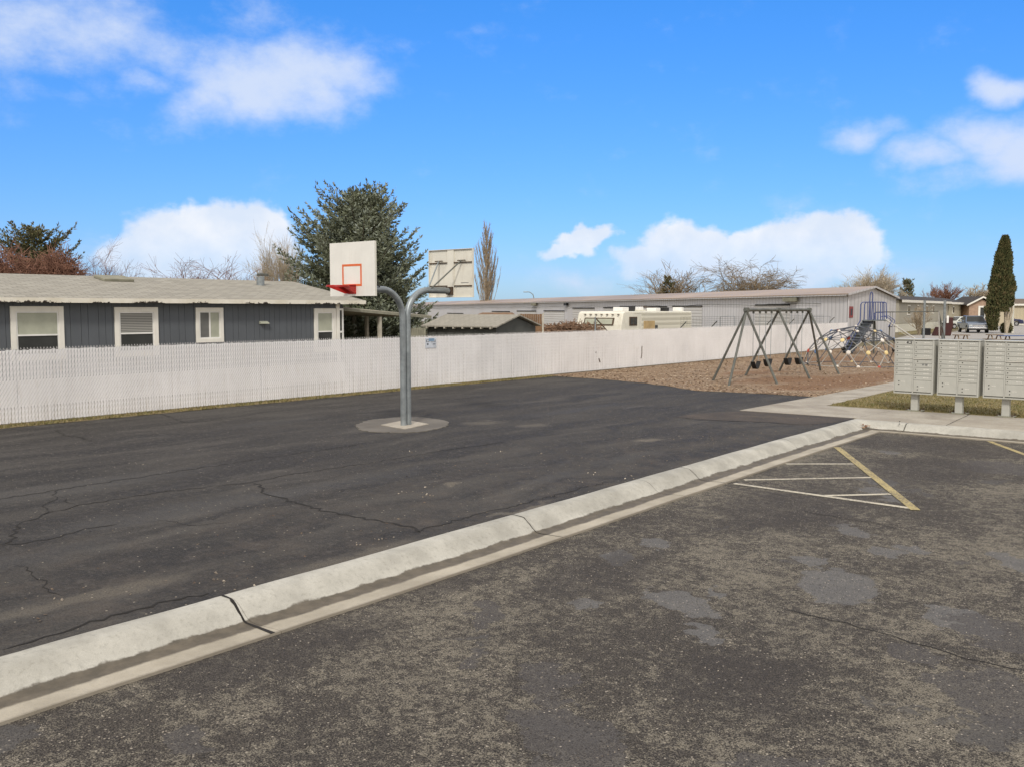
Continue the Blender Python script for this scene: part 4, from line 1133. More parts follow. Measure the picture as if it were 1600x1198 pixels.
for (a, b, ytop) in ((699, 724, 490), (769, 797, 487), (808, 838, 486.3), (850, 882, 486), (895, 929, 481.8), (943, 980, 481), (1006, 1042, 479.5), (1051, 1097, 478.8), (1180, 1234, 476.8)):
    la, lb = wl(a), wl(b); pm = sp_((la + lb) / 2, 0, 0); z = ZH(ytop, pm); l0, l1 = min(la, lb), max(la, lb)
    o = -.03
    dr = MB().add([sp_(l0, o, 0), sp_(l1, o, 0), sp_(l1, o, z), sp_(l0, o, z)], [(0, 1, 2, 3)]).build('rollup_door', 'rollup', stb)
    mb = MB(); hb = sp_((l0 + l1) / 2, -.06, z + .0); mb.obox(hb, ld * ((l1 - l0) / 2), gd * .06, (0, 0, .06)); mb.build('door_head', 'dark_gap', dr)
for i_, (px, y_) in enumerate(((836, 476), (886, 476), (1236, 468.5))):
    l = wl(px); p = sp_(l, -.3, 0); z = ZH(y_, p)
    MB().obox(sp_(l, -.3, z), ld * (.9 if i_ != 1 else .45), gd * .2, (0, 0, .16)).build('floodlight', 'fence_wood' if i_ != 1 else 'black', stb)
mb = MB(); pts = []
for k in range(60):
    l = 3 + k * 2.3; pts.append(sp_(l, -.12, zc_(l, zE0) - .62 + .05 * math.sin(k * 1.1) + .03 * math.sin(k * 2.7)))
mb.tube(pts, .022, 3).build('utility_cable', 'steel_dark', stb)
p = sp_(-.03, .9, ZH(488, sp_(0, .9, 0)))
MB().obox(p, gd * .42, ld * .02, (0, 0, .42)).build('red_notice', 'sign_red', stb)
MB().obox(p - ld * .03, gd * .2, ld * .01, (0, 0, .25)).build('notice_print', 'sign_ink', stb)
MB().tube([sp_(-.08, .08, 0), sp_(-.08, .08, zE0)], .035, 6).build('downpipe', 'metal_wall', stb)
MB().obox(sp_(-.02, GW * .72, 1.5), gd * 1.6, ld * .015, (0, 0, 1.5)).build('gable_door', 'metal_wall', stb)

# ------------------------------------------------------------------ swing set
def bent(p, q): return [p, q]
sw = thing('swing_set', 'tall steel swing set with crossing legs and four black belt seats', 'swing set', W(10.2, 35.5))
TL, TM, TR = W(8.34, 33.1), W(10.17, 35.5), W(12.1, 37.9)
zT = 2.56
def up(p, z): return Vector((p.x, p.y, z))
MB().tube([up(TL, zT) - (TM - TL).normalized() * .15, up(TM, zT), up(TR, zT) + (TR - TM).normalized() * .15], .062, 10).build('top_beam', 'steel_dark', sw, smooth=True)
for top, feet in ((TL, ((7.29, 33.7), (7.35, 31.4), (9.25, 32.2))), (TM, ((9.1, 36.2), (11.16, 34.6))), (TR, ((11.2, 38.9), (13.1, 39.3), (13.1, 37.0)))):
    for f_ in feet:
        p = W(*f_); MB().tube([up(top, zT - .01), up(p, -.05)], .045, 8).build('leg', 'steel_dark', sw, smooth=True)
    MB().obox(up(top, zT), (TM - TL).normalized() * .10, Vector((1, 0, 0)) * .075, (0, 0, .085)).build('corner_fitting', 'steel_dark', sw, bevel=.02)
ax = (TM - TL).normalized(); side = Vector((-ax.y, ax.x, 0))
def on_beam(px):
    k = (px - 800) / 1454.0; a = TL; d = (TR - TL)
    A0 = a.x * CA + a.y * SA; Ad = d.x * CA + d.y * SA; B0 = -a.x * SA + a.y * CA; Bd = -d.x * SA + d.y * CA
    t = (k * B0 - A0) / (Ad - k * Bd); return a + d * t
for (pa, pb, yy) in ((1177.3, 1187.5, 575), (1196.8, 1205.7, 571), (1228.8, 1236.5, 569), (1245.8, 1254, 568)):
    a, b = on_beam(pa), on_beam(pb); m = (a + b) / 2; zs = ZH(yy, m); seat = MB()
    for q in (a, b):
        MB().obox(up(q, zT - .08), ax * .03, side * .03, (0, 0, .05)).build('hanger', 'steel_dark', sw)
        q2 = m + (q - m) * .9
        MB().tube([up(q, zT - .1), up(q2, zs + .25)], .010, 5).build('chain', 'galv', sw)
    hw = (b - a).length / 2 * .95; pts = []
    for k in range(9):
        t = -1 + k / 4; pts.append(up(m + ax * (hw * t), zs + .26 * t * t - .02))
    for i in range(8):
        seat.add([pts[i] + side * .085, pts[i + 1] + side * .085, pts[i + 1] - side * .085, pts[i] - side * .085] + [q + Vector((0, 0, -.02)) for q in (pts[i] + side * .085, pts[i + 1] + side * .085, pts[i + 1] - side * .085, pts[i] - side * .085)],
                 [(0, 1, 2, 3), (7, 6, 5, 4), (0, 4, 5, 1), (1, 5, 6, 2), (2, 6, 7, 3), (3, 7, 4, 0)])
    seat.build('seat', 'rubber', sw)

# ------------------------------------------------------------------ dome climber
import bmesh
dc = W((1338 - 800) / 1454 * 43.5, 43.5)
dome = thing('dome_climber', 'low geodesic climbing dome of steel bars with coloured joint plates', 'climbing frame', dc)
bm = bmesh.new(); bmesh.ops.create_icosphere(bm, subdivisions=3, radius=1.0)
keep = [v.co.copy() for v in bm.verts]
RD, RH = 2.30, 1.80
tops = MB(); edges_l = []; nodes = []
zcut = .02
def dm(co): return Vector((dc.x + co.x * RD, dc.y + co.y * RD, max(.02, co.z * RH)))
bm.free()
bm = bmesh.new(); bmesh.ops.create_icosphere(bm, subdivisions=3, radius=1.0)
rings = [(0.0, 18, 0), (.40, 18, .5), (.70, 14, 0), (.90, 9, .5), (1.0, 1, 0)]
bm.free()
P = []
for z, n_, off in [(0.0, 16, 0), (.36, 16, .5), (.66, 12, 0), (.88, 8, .5), (1.0, 1, 0)]:
    rad = math.sqrt(max(0, 1 - z * z)); P.append([Vector((math.cos(2 * math.pi * (k + off) / n_) * rad, math.sin(2 * math.pi * (k + off) / n_) * rad, z)) for k in range(n_)])
light, darkb = MB(), MB()
cnt = 0
def bar(a, b, k):
    (light if k % 2 and min(a.z, b.z) < .5 else darkb).tube([dm(a), dm(b)], .019, 6)
for r_ in range(len(P)):
    n_ = len(P[r_])
    if n_ > 1:
        for k in range(n_): bar(P[r_][k], P[r_][(k + 1) % n_], k + r_) if r_ not in (1,) else None
    if r_ + 1 < len(P):
        for k in range(n_):
            ds = sorted(P[r_ + 1], key=lambda q: (q - P[r_][k]).length)[:2]
            for q in ds: bar(P[r_][k], q, cnt); cnt += 1
light.build('pale_bars', 'bar_light', dome, smooth=True); darkb.build('dark_bars', 'bar_dark', dome, smooth=True)
cs = ['node_white', 'node_blue', 'node_white', 'node_yellow', 'node_white', 'node_black', 'node_white', 'node_red', 'node_white', 'node_yellow', 'node_black', 'node_white', 'node_blue']
kk = 0
for r_, ring in enumerate(P):
    for k, co in enumerate(ring):
        p = dm(co); nrm = Vector((co.x, co.y, co.z * .8)).normalized(); mb = MB()
        rr_ = .075 + .03 * (r_ in (1, 2))
        mb.tube([p - nrm * .03, p + nrm * .012, p + nrm * .045], [rr_ * .8, rr_, rr_ * .6], 8); mb.build('joint_plate', cs[(kk * 7 + r_) % len(cs)], dome, smooth=True); kk += 1

# ------------------------------------------------------------------ slide
sc_ = W((1368 - 800) / 1454 * 54.0, 54.0)
sld = thing('playground_slide', 'tall playground slide with blue rails and grey stair behind dome', 'slide', sc_)
def q(px, y, Y=54.0): return D(px, y, Y)
Yd = Vector((0, 0, 0)); dv = (W(0, 1) - W(0, 0))
F_ = [q(1350, 501), q(1384, 499)]
zf = 1.97
pf = [q(1349, 500, 53.4), q(1385, 500, 53.4), q(1386, 500, 54.8), q(1350, 500, 54.8)]
MB().poly([(p.x, p.y) for p in pf], zf - .06, zf).build('platform', 'tread', sld)
zR = ZH(472.5, sc_)
def rail(pts, r=.031): MB().tube(pts, r, 6).build('rail', 'blue_tube', sld, smooth=True)
for Y in (53.4, 54.8):
    o = 0 if Y < 54 else 6
    rail([q(1322 + o, 540, Y), q(1333 + o, 520, Y), q(1344 + o, 502, Y), q(1345 + o, 476, Y), q(1347 + o, 473, Y), q(1350 + o, 472.5, Y), q(1378 + o * .6, 472.5, Y), q(1381 + o * .6, 474, Y), q(1381.5 + o * .6, 499, Y)])
for px in (1356, 1360, 1365, 1368, 1372, 1375.5, 1379):
    MB().tube([q(px, 500, 53.4), q(px, 472.5, 53.4)], .023, 6).build('baluster', 'blue_tube', sld)
for px in (1368, 1372, 1376, 1381):
    MB().tube([q(px, 500, 54.8), q(px, 472.5, 54.8)], .018, 6).build('baluster', 'blue_tube', sld)
rail([q(1358, 500, 53.4), q(1359.5, 462, 53.4), q(1360.5, 458, 53.4), q(1361.8, 456.6, 53.4), q(1363, 458, 53.4), q(1363.8, 462, 53.4), q(1362, 500, 53.4)])
for Y, o in ((53.4, 0), (54.8, 5)):
    rail([q(1366 + o, 500, Y), q(1366.5 + o, 491, Y), q(1368 + o, 489, Y), q(1375 + o, 489, Y)], .02)
    rail([q(1376 + o, 495.5, Y), q(1383 + o, 494, Y), q(1392 + o, 500, Y), q(1393 + o, 503, Y), q(1388 + o, 511, Y)], .022)
# stair
for (xa, xb, Y) in ((1350, 1317, 54.5), (1365, 1331, 53.6)):
    MB().tube([q(xa, 500, Y), q(xb, 551, Y)], .05, 6).build('stair_stringer', 'bar_dark' if Y < 54 else 'tread', sld)
for k in range(12):
    t = (k + .3) / 12; a = q(1350, 500, 54.5).lerp(q(1317, 551, 54.5), t); b = q(1365, 501, 53.6).lerp(q(1331, 552, 53.6), t); c = (a + b) / 2
    MB().obox(c, (b - a) / 2, (W(.12, .05) - W(0, 0)), (0, 0, .02)).build('tread', 'tread', sld)
    MB().obox(c + Vector((0, 0, -.085)), (b - a) / 2, (W(.012, 0) - W(0, 0)), (0, 0, .062)).build('riser', ('bar_dark', 'tread', 'steel_dark')[k % 3], sld)
MB().tube([q(1340, 515, 53.5), q(1330, 539, 53.5), q(1325, 548, 53.5)], .02, 5).build('stair_handrail', 'blue_tube', sld)
# chute
a0, b0 = q(1381, 501, 53.9), q(1432, 534, 53.9); a1, b1 = q(1381, 501, 54.5), q(1432, 534, 54.5)
zdn = Vector((0, 0, 1))
ext = (b0 - a0) * .75
b0z = b0 + ext; b1z = b1 + ext
b0z.z = max(.25, b0z.z); b1z.z = max(.25, b1z.z)
mb = MB(); mb.add([a0, b0, b1, a1, a0 - zdn * .03, b0 - zdn * .03, b1 - zdn * .03, a1 - zdn * .03], [(0, 1, 2, 3), (7, 6, 5, 4), (0, 4, 5, 1), (1, 5, 6, 2), (2, 6, 7, 3), (3, 7, 4, 0)])
mb.add([b0, b0z, b1z, b1], [(0, 1, 2, 3)])
mb.build('chute', 'slide', sld)
for a, b, c in ((a0, b0, b0z), (a1, b1, b1z)):
    MB().tube([a + zdn * .12, b + zdn * .12, c + zdn * .1], .04, 6).build('chute_side', 'slide', sld, smooth=True)
for px, y0, Y in ((1367, 501, 54), (1366, 501, 54.8), (1390, 508, 54.2)):
    t_ = q(px, y0, Y); MB().tube([t_, Vector((t_.x, t_.y, 0))], .035, 6).build('support_post', 'steel_dark', sld)

# ------------------------------------------------------------------ second swing, poles
s2t = thing('small_swing_frame', 'long low swing frame with dark top bar right of the slide', 'swing set', W(.44 * 66, 66))
Yb = 66.0
MB().tube([D(1366, 497, Yb), D(1366.5, 489.5, Yb), D(1369, 488, Yb), D(1420, 487.6, Yb), D(1462, 486.7, Yb), D(1466, 486.7, Yb)], .04, 8).build('top_bar', 'steel_dark', s2t, smooth=True)
for (p, r_, m_) in ((((1467, 487), (1468, 527)), .045, 'bar_light'), (((1467, 487), (1478.5, 528)), .04, 'steel_dark'), (((1467, 487), (1473, 527)), .035, 'steel_dark'), (((1366, 490), (1362, 528)), .035, 'steel_dark'), (((1366, 490), (1371, 528)), .035, 'steel_dark')):
    a = D(*p[0], Yb); b = G(p[1][0], 540); b = D(p[1][0], 540, Yb); b.z = 0
    MB().tube([a, b], r_, 7).build('leg', m_, s2t, smooth=True)
for px in (1391.5, 1394.5): MB().tube([D(px, 488, Yb), D(px, 510, Yb)], .012, 4).build('chain', 'steel_dark', s2t)
MB().obox(D(1393, 511, Yb), (W(.22, 0) - W(0, 0)), (W(0, .1) - W(0, 0)), (0, 0, .02)).build('seat', 'rubber', s2t)
for (px, y0, w, lab) in ((1443, 471, .09, 'bare steel pole standing before the beige home and its leafless shrub'), (1474.5, 471, .10, 'bare steel pole standing at the leg end of the low swing frame')):
    b = D(px, 527, 76); b.z = 0
    po = thing('steel_pole', lab, 'pole', b, group='bare steel poles in the playground')
    z = ZH(y0, b); MB().tube([b, up(b, z)], w, 8).build('shaft', 'galv', po, smooth=True); MB().tube([up(b, z), up(b, z + .06)], w * 1.25, 8).build('cap', 'galv', po)
b = D(1581, 519, 100); b.z = 0; z = ZH(467, b)
po = thing('tall_pole', 'tall pale wooden pole right of the columnar cypress', 'pole', b)
MB().tube([b, up(b, z)], [.17, .13], 8).build('shaft', 'skirt', po, smooth=True); MB().tube([up(b, z + .001), up(b, z + .08)], .15, 8).build('cap', 'fence_wood', po)

# picnic tables (tops just show over the mailboxes)
def picnic(px, y, Y, w, mat, label):
    c = D(px, y, Y); zt = c.z; c.z = 0
    r = thing('picnic_table', label, 'picnic table', c, group='picnic tables on the lawn')
    U = (W(1, 0) - W(0, 0)); V_ = (W(0, 1) - W(0, 0))
    mb = MB()
    for k in range(4): mb.obox(c + V_ * (-.3 + k * .2) + Vector((0, 0, zt)), U * w, V_ * .09, (0, 0, .025))
    mb.build('tabletop', mat, r)
    for sgn_ in (-1, 1):
        MB().obox(c + V_ * sgn_ * .65 + Vector((0, 0, zt - .3)), U * w, V_ * .13, (0, 0, .02)).build('bench', mat, r)
        for e in (-1, 1): MB().tube([c + U * e * w * .7 + V_ * sgn_ * .7, c + U * e * w * .7 + V_ * sgn_ * .15 + Vector((0, 0, zt - .02))], .045, 6).build('leg', 'brown_wood', r)
picnic(1502, 523.8, 62, .42, 'brown_wood', 'brown picnic table top seen below the blue pickup')
picnic(1554, 523.5, 62, .40, 'brown_wood', 'brown picnic table top seen below the tall cypress')
picnic(1600, 525, 56, 1.4, 'blue_top', 'blue topped picnic table above the right edge mailbox')

# ------------------------------------------------------------------ vehicles
def vehicle(name, label, P, heading, L, Wd, H, paint, pickup=False, suv=False):
    """heading: angle of the nose from the survey's right-hand direction, degrees"""
    r = thing(name, label, 'pickup truck' if pickup else 'car', P, YAW + R(heading))
    k = dict(parent=r, world=False); hw = Wd / 2
    belt = H * (.60 if pickup or suv else .62); sill = .32 if not pickup else .45
    def side(prof, y0, y1, mat, nm, **kw2):
        return MB().extr(prof, lambda p: (p[0], y0, p[1]), lambda p: (p[0], y1, p[1])).build(nm, mat, **k, **kw2)
    x0, x1 = -L / 2, L / 2
    body = [(x0, sill + .05), (x0 - .02, belt - .1), (x0 + .05, belt), (x1 - 1.35, belt), (x1 - .45, belt - .05), (x1 - .08, belt - .16), (x1, belt - .34), (x1, sill + .08), (x1 - .1, sill)]
    wr = H * .2 if not pickup else .40
    wx = (x1 - .95, x0 + 1.0)
    # wheel arches cut as steps
    prof = body[:]
    for wxc in wx:
        for j in range(7):
            a = math.pi * j / 6; prof.append((wxc + math.cos(a) * (wr + .06), max(sill, wr + math.sin(a) * (wr + .06)) if j not in (0, 6) else sill))
    side(prof, -hw, hw, paint, 'body', bevel=.05, smooth=False)
    if pickup: cab = [(x1 - 1.55, belt + .002), (x1 - 2.25, H), (x1 - 3.5, H), (x1 - 3.75, belt + .002)]
    elif suv: cab = [(x1 - 1.2, belt + .002), (x1 - 1.85, H), (x0 + .35, H - .04), (x0 + .08, belt + .002)]
    else: cab = [(x1 - 1.25, belt + .002), (x1 - 2.0, H), (x0 + 1.3, H - .02), (x0 + .5, belt + .002)]
    ti = .16
    def cabf(sg, g=0.0): return lambda p: (p[0], sg * (hw - .04 - ti * (p[1] - belt) / (H - belt) + g), p[1])
    MB().extr(cab, cabf(-1), cabf(1)).build('cab', paint, **k, bevel=.04)
    # glass
    (ax_, az), (bx, bz), (cx_, cz), (dx, dz_) = cab
    for sg in (-1, 1):
        gl_ = [(ax_ + (bx - ax_) * .12 - .12, az + .05), (bx - .10, bz - .09), ((bx + cx_) / 2 + .03, cz - .09), ((bx + cx_) / 2 + .03, az + .05)]
        MB().extr(gl_, cabf(sg, .006), cabf(sg, -.02)).build('side_window', 'glass', **k)
        gl_ = [((bx + cx_) / 2 - .05, az + .05), ((bx + cx_) / 2 - .05, cz - .09), (cx_ + .08, cz - .09), (dx + .25, dz_ + .05)]
        MB().extr(gl_, cabf(sg, .006), cabf(sg, -.02)).build('side_window', 'glass', **k)
    def slab(p, q_, nm, ins, t):
        dx_, dz2 = q_[0] - p[0], q_[1] - p[1]; l = math.hypot(dx_, dz2); nx, nz = dz2 / l * t, -dx_ / l * t
        a = (p[0] + dx_ * .12 + nx, p[1] + dz2 * .12 + nz); b = (p[0] + dx_ * .9 + nx, p[1] + dz2 * .9 + nz)
        ha = hw - .04 - ti * (a[1] - belt) / (H - belt) - ins; hb = hw - .04 - ti * (b[1] - belt) / (H - belt) - ins
        MB().add([(a[0], -ha, a[1]), (a[0], ha, a[1]), (b[0], hb, b[1]), (b[0], -hb, b[1])], [(0, 1, 2, 3)]).build(nm, 'glass', **k)
    slab(cab[0], cab[1], 'windscreen', .1, .008); slab(cab[3], cab[2], 'rear_window', .12, -.008)
    for wxc in wx:
        for sg in (-1, 1):
            ya, yb = (hw - .24, hw + .01) if sg > 0 else (-hw - .01, -hw + .24)
            w_ = MB().tube([(wxc, ya, wr), (wxc, yb, wr)], wr, 18).build('wheel', 'rubber', **k, smooth=True)
            yo = hw + .012 if sg > 0 else -hw - .012
            MB().tube([(wxc, yo - sg * .02, wr), (wxc, yo + sg * .006, wr)], wr * .6, 12).build('rim', 'chrome', w_, world=False)
    for sg in (-1, 1):
        MB().box(x1 - .06, x1 + .015, sg * (hw - .22) - .16, sg * (hw - .22) + .16, belt - .36, belt - .2).build('headlight', 'lamp_glass', **k)
        MB().box(x0 - .035, x0 + .03, sg * (hw - .12) - .08, sg * (hw - .12) + .08, belt - .4, belt - .12).build('tail_light', 'red_lamp', **k)
        MB().box(ax_ - .55, ax_ - .38, sg * (hw + .10) - .1, sg * (hw + .10) + .1, belt + .08, belt + .25).build('mirror', paint, **k, bevel=.02)
    MB().box(x1 - .02, x1 + .02, -hw + .42, hw - .42, belt - .4, belt - .2).build('grille', 'chrome' if pickup else 'black', **k)
    MB().box(x1 - .05, x1 + .08, -hw + .03, hw - .03, sill + .02, sill + .2).build('bumper', 'chrome' if pickup else paint, **k, bevel=.02)
    if pickup:
        MB().box(x0 + .12, x1 - 3.85, -hw + .12, hw - .12, belt - .01, belt + .008).build('cargo_bed', 'black', **k)
        MB().box(x1 - .03, x1 + .03, -hw + .08, hw - .08, sill - .12, sill + .01).build('air_dam', 'black', **k)
    return r
g = G(1520, 520); vehicle('pickup_truck', 'blue grey crew cab pickup truck parked beyond the picnic tables', g, -104, 5.6, 2.15, 1.85, 'car_blue', True)
g = G(1499, 514); vehicle('parked_car', 'white car parked behind the blue grey pickup truck', g, 190, 4.7, 1.85, 1.6, 'car_white')
g = G(1574, 509.3); vehicle('parked_car', 'navy car parked right of the tall cypress', g, -30, 4.4, 1.85, 1.75, 'car_navy', False, True)
g = G(1590, 507); vehicle('parked_car', 'dark maroon car parked behind the navy car', g, 170, 4.6, 1.85, 1.6, 'car_maroon', False, True)
g = G(1601, 506); vehicle('parked_car', 'white car parked at the far right edge', g, 185, 4.6, 1.8, 1.5, 'car_white')
g = G(1541, 509); vehicle('parked_car', 'navy car peeping out between pickup truck and cypress', g, 0, 3.6, 1.8, 1.6, 'car_navy')

# ------------------------------------------------------------------ homes at the right
def home_box(name, label, A, B, depth, zsk, ze_, zr_, wallm, roofm, wins, over=.4, skirt='skirt'):
    """A, B: base corners of the visible long side; depth away from the viewer"""
    d = (B - A).normalized(); nn = Vector((-d.y, d.x, 0))
    if (A + nn).length < A.length: nn = -nn
    Ln = (B - A).length
    r = thing(name, label, 'mobile home', A, math.atan2(d.y, d.x))
    def P_(a, b, z): return A + d * a + nn * b + Vector((0, 0, z))
    def bx(a0, a1, b0, b1, z0, z1):
        return MB().add([P_(a0, b0, z0), P_(a1, b0, z0), P_(a1, b1, z0), P_(a0, b1, z0), P_(a0, b0, z1), P_(a1, b0, z1), P_(a1, b1, z1), P_(a0, b1, z1)],
                        [(0, 3, 2, 1), (4, 5, 6, 7), (0, 1, 5, 4), (1, 2, 6, 5), (2, 3, 7, 6), (3, 0, 4, 7)])
    bx(0, Ln, 0, depth, zsk + .001, ze_).build('wall', wallm, r)
    bx(0.05, Ln - .05, .03, depth - .03, 0, zsk).build('skirting', skirt, r)
    pf_ = [(-over, ze_), (depth / 2, zr_), (depth + over, ze_), (depth + over, ze_ + .06), (depth / 2, zr_ + .1), (-over, ze_ + .06)]
    MB().extr(pf_, lambda p: P_(-over, p[0], p[1]), lambda p: P_(Ln + over, p[0], p[1])).build('roof', roofm, r)
    bx(-over, Ln + over, -over - .03, -over - .002, ze_ - .24, ze_ + .05).build('fascia', 'trim', r)
    for e in (0, Ln):
        MB().extr([(0, ze_ + .002), (depth, ze_ + .002), (depth / 2, zr_)], lambda p: P_(e - .02 if e else 0.0, p[0], p[1]), lambda p: P_(e if e else .02, p[0], p[1])).build('gable_end', wallm, r)
    for (a, w_, z0, z1) in wins:
        w = bx(a - w_ / 2, a + w_ / 2, -.05, -.002, z0, z1).build('window', 'trim', r)
        bx(a - w_ / 2 + .14, a + w_ / 2 - .14, -.07, -.052, z0 + .14, z1 - .14).build('pane', 'glass', w)
    return r, P_, bx
A = W(.4155 * 103, 103); dA = (W(.55, .835) - W(0, 0))
B = A + dA * 34
zs_ = 1.15
r, P_, bx = home_box('mobile_home', 'long taupe mobile home with dark roof right of the storage gable', A, B, 8, .95, 3.55, 4.25, 'taupe_siding', 'dark_roof', [(5.6, 1.7, 1.9, 3.05), (11.2, 1.3, 2.6, 3.1), (17.3, 1.6, 1.9, 3.05), (22.0, 1.3, 2.0, 3.1)])
A2 = A + dA * 35.0; B2 = A2 + dA * 21
r, P_, bx = home_box('mobile_home', 'beige mobile home with small gabled porch behind the pickup', A2, B2, 8, .8, 3.50, 4.25, 'beige_siding', 'dark_roof', [(4, 1.4, 1.9, 3.0)])
# porch gable facing the street at the end of the beige home
pg = W(.5045 * 140, 140); U = (W(1, 0) - W(0, 0)); V_ = (W(0, 1) - W(0, 0))
pr_ = thing('porch_gable', 'small pinkish gabled porch wing with white framed window by the cypress', 'house wing', pg)
hwid = 1.9
def pp(a, b, z): return pg + U * a + V_ * b + Vector((0, 0, z))
MB().extr([(-hwid, 0), (hwid, 0), (hwid, 3.2), (0, 4.0), (-hwid, 3.2)], lambda p: pp(p[0], 0, p[1]), lambda p: pp(p[0], 6, p[1])).build('wall', worn('pinkish_tan_siding', (0.42, 0.29, 0.21), .8), pr_)
MB().extr([(-hwid - .5, 3.02), (0, 4.25), (hwid + .5, 3.02), (hwid + .5, 3.22), (0, 4.47), (-hwid - .5, 3.22)], lambda p: pp(p[0], -.5, p[1]), lambda p: pp(p[0], -.3, p[1])).build('rake_board', 'trim', pr_)
MB().extr([(-hwid - .5, 3.12), (0, 4.35), (hwid + .5, 3.12), (hwid + .5, 3.24), (0, 4.5), (-hwid - .5, 3.24)], lambda p: pp(p[0], -.299, p[1]), lambda p: pp(p[0], 6.2, p[1])).build('roof', 'dark_roof', pr_)
w = MB().obox(pp(.1, -.03, 2.1), U * .62, V_ * .03, (0, 0, .95)).build('window', 'trim', pr_)
MB().obox(pp(.1, -.07, 2.1), U * .32, V_ * .01, (0, 0, .7)).build('pane', 'glass', w)
MB().obox(pp(2.9, .8, 1.6), U * .95, V_ * .03, (0, 0, 1.6)).build('side_wall', 'tan_siding', pr_)
A3 = W(.535 * 150, 150); B3 = W(.68 * 146, 146)
r, P_, bx = home_box('mobile_home', 'pale tan mobile home at the right edge behind the parked cars', A3, B3, 8, .6, 3.35, 4.15, 'tan_siding', worn('faded_brown_roof', (0.17, 0.13, 0.095), .9), [(5, 1.2, 1.5, 2.8)])
bx(9.5, 12.2, 3, 4.5, 4.0, 4.8).build('roof_cooler', 'fence_wood', r)
# maroon covered steps beside the taupe home
mq = D(1473, 515, 90); mq.z = 0
ms = thing('covered_grill', 'dark maroon covered heap with tall back by the taupe home', 'cover', mq)
def mm(a, b, z): return mq + U * a + V_ * b + Vector((0, 0, z))
MB().extr([(-.9, 0), (-.55, .85), (-.05, .85), (.1, 1.0), (.5, 1.75), (.8, 1.8), (.85, 1.1), (.65, .0)], lambda p: mm(p[0], -.4, p[1]), lambda p: mm(p[0], .5, p[1])).build('cover', 'maroon', ms, bevel=.08)
MB().obox(mm(.25, -.42, 1.6), U * .1, V_ * .01, (0, 0, .35)).build('white_patch', 'white', ms)

# street light beyond the storage roof
b = D(834, 480, 215); b.z = 0
zt = ZH(457, b)
sl_ = thing('street_light', 'tall street light with curved arm beyond the storage roof', 'street light', b)
MB().tube([b, up(b, zt - 1.2), up(b, zt - .5) - U * .2, up(b, zt) - U * .9, up(b, zt + .1) - U * 1.5], [.13, .11, .1, .09, .08], 6).build('pole', 'galv', sl_, smooth=True)
MB().obox(up(b, zt + .05) - U * 1.9, U * .5, V_ * .2, (0, 0, .1)).build('lamp_head', 'galv', sl_, bevel=.04)

# ------------------------------------------------------------------ trees
def rv3(rnd): return Vector((rnd.gauss(0, 1), rnd.gauss(0, 1), rnd.gauss(0, 1)))
def bare_tree(name, label, base, h, seed, mat, nstem=3, spread=.5, levels=4, kids=5, grav=0.0, rad=None, lenr=.62, upb=.25, group=None, minr=.012, trunkh=.25, width=None):
    rnd = random.Random(seed); root = thing(name, label, 'shrub' if 'shrub' in name else 'tree', base, group=group)
    rad = rad or h * .022; trunk = MB(); tw = MB()
    segs = [0]
    def grow(p, d, ln, r, lv, mb):
        n = 3 if lv < levels - 1 else 2
        pts = [p]; rs = [r]; q = p.copy(); dd = d.copy(); nodes_ = []
        for i in range(n):
            dd = (dd + rv3(rnd) * .16 + Vector((0, 0, upb * .25 if lv < levels - 1 else -grav * .5))).normalized()
            q = q + dd * ln / n; pts.append(q.copy()); rs.append(max(minr * .7, r * (1 - .55 * (i + 1) / n))); nodes_.append((q.copy(), dd.copy()))
        mb.tube(pts, rs, 5 if lv == 0 else 3, False)
        if lv >= levels: return
        for j in range(kids if lv > 0 else kids + 1):
            t = rnd.uniform(.25, 1.0) if j else 1.0
            k = min(n - 1, int(t * n)); a, da = nodes_[k]
            s_ = pts[k].lerp(pts[k + 1], min(1, max(0, t * n - k)))
            side_ = rv3(rnd); side_ -= da * side_.dot(da); side_.normalize()
            nd_ = (da + side_ * spread * rnd.uniform(.6, 1.3) + Vector((0, 0, upb * (1 - lv / levels) - grav * lv / levels))).normalized()
            grow(s_, nd_, ln * lenr * rnd.uniform(.7, 1.15), max(minr, rs[k] * .62), lv + 1, tw)
    for i in range(nstem):
        a = 6.28 * i / nstem + rnd.random()
        d = Vector((math.cos(a) * spread * .5, math.sin(a) * spread * .5, 1)).normalized()
        grow(base + Vector((0, 0, -.1)), d, h * .42, rad, 0, trunk)
    allv = tw.v + trunk.v
    zmx = max(p[2] for p in allv) - base.z; k = h / zmx
    wk = k
    if width:
        xs = [((p[0] - base.x) * CA + (p[1] - base.y) * SA) for p in allv]; xs.sort()
        wk = width / (xs[int(len(xs) * .985)] - xs[int(len(xs) * .015)])
    for mb in (trunk, tw): mb.v = [(base.x + (p[0] - base.x) * wk, base.y + (p[1] - base.y) * wk, base.z + (p[2] - base.z) * k) for p in mb.v]
    trunk.build('trunk', mat, root, fixn=False); tw.build('branches', mat, root, fixn=False)
    return root
def at(px, Y, ytop):
    b = D(px, 480, Y); b.z = 0; return b, ZH(ytop, b)
def wpx(n, Y): return n * Y / 1454
b, h = at(760, 165, 338); 
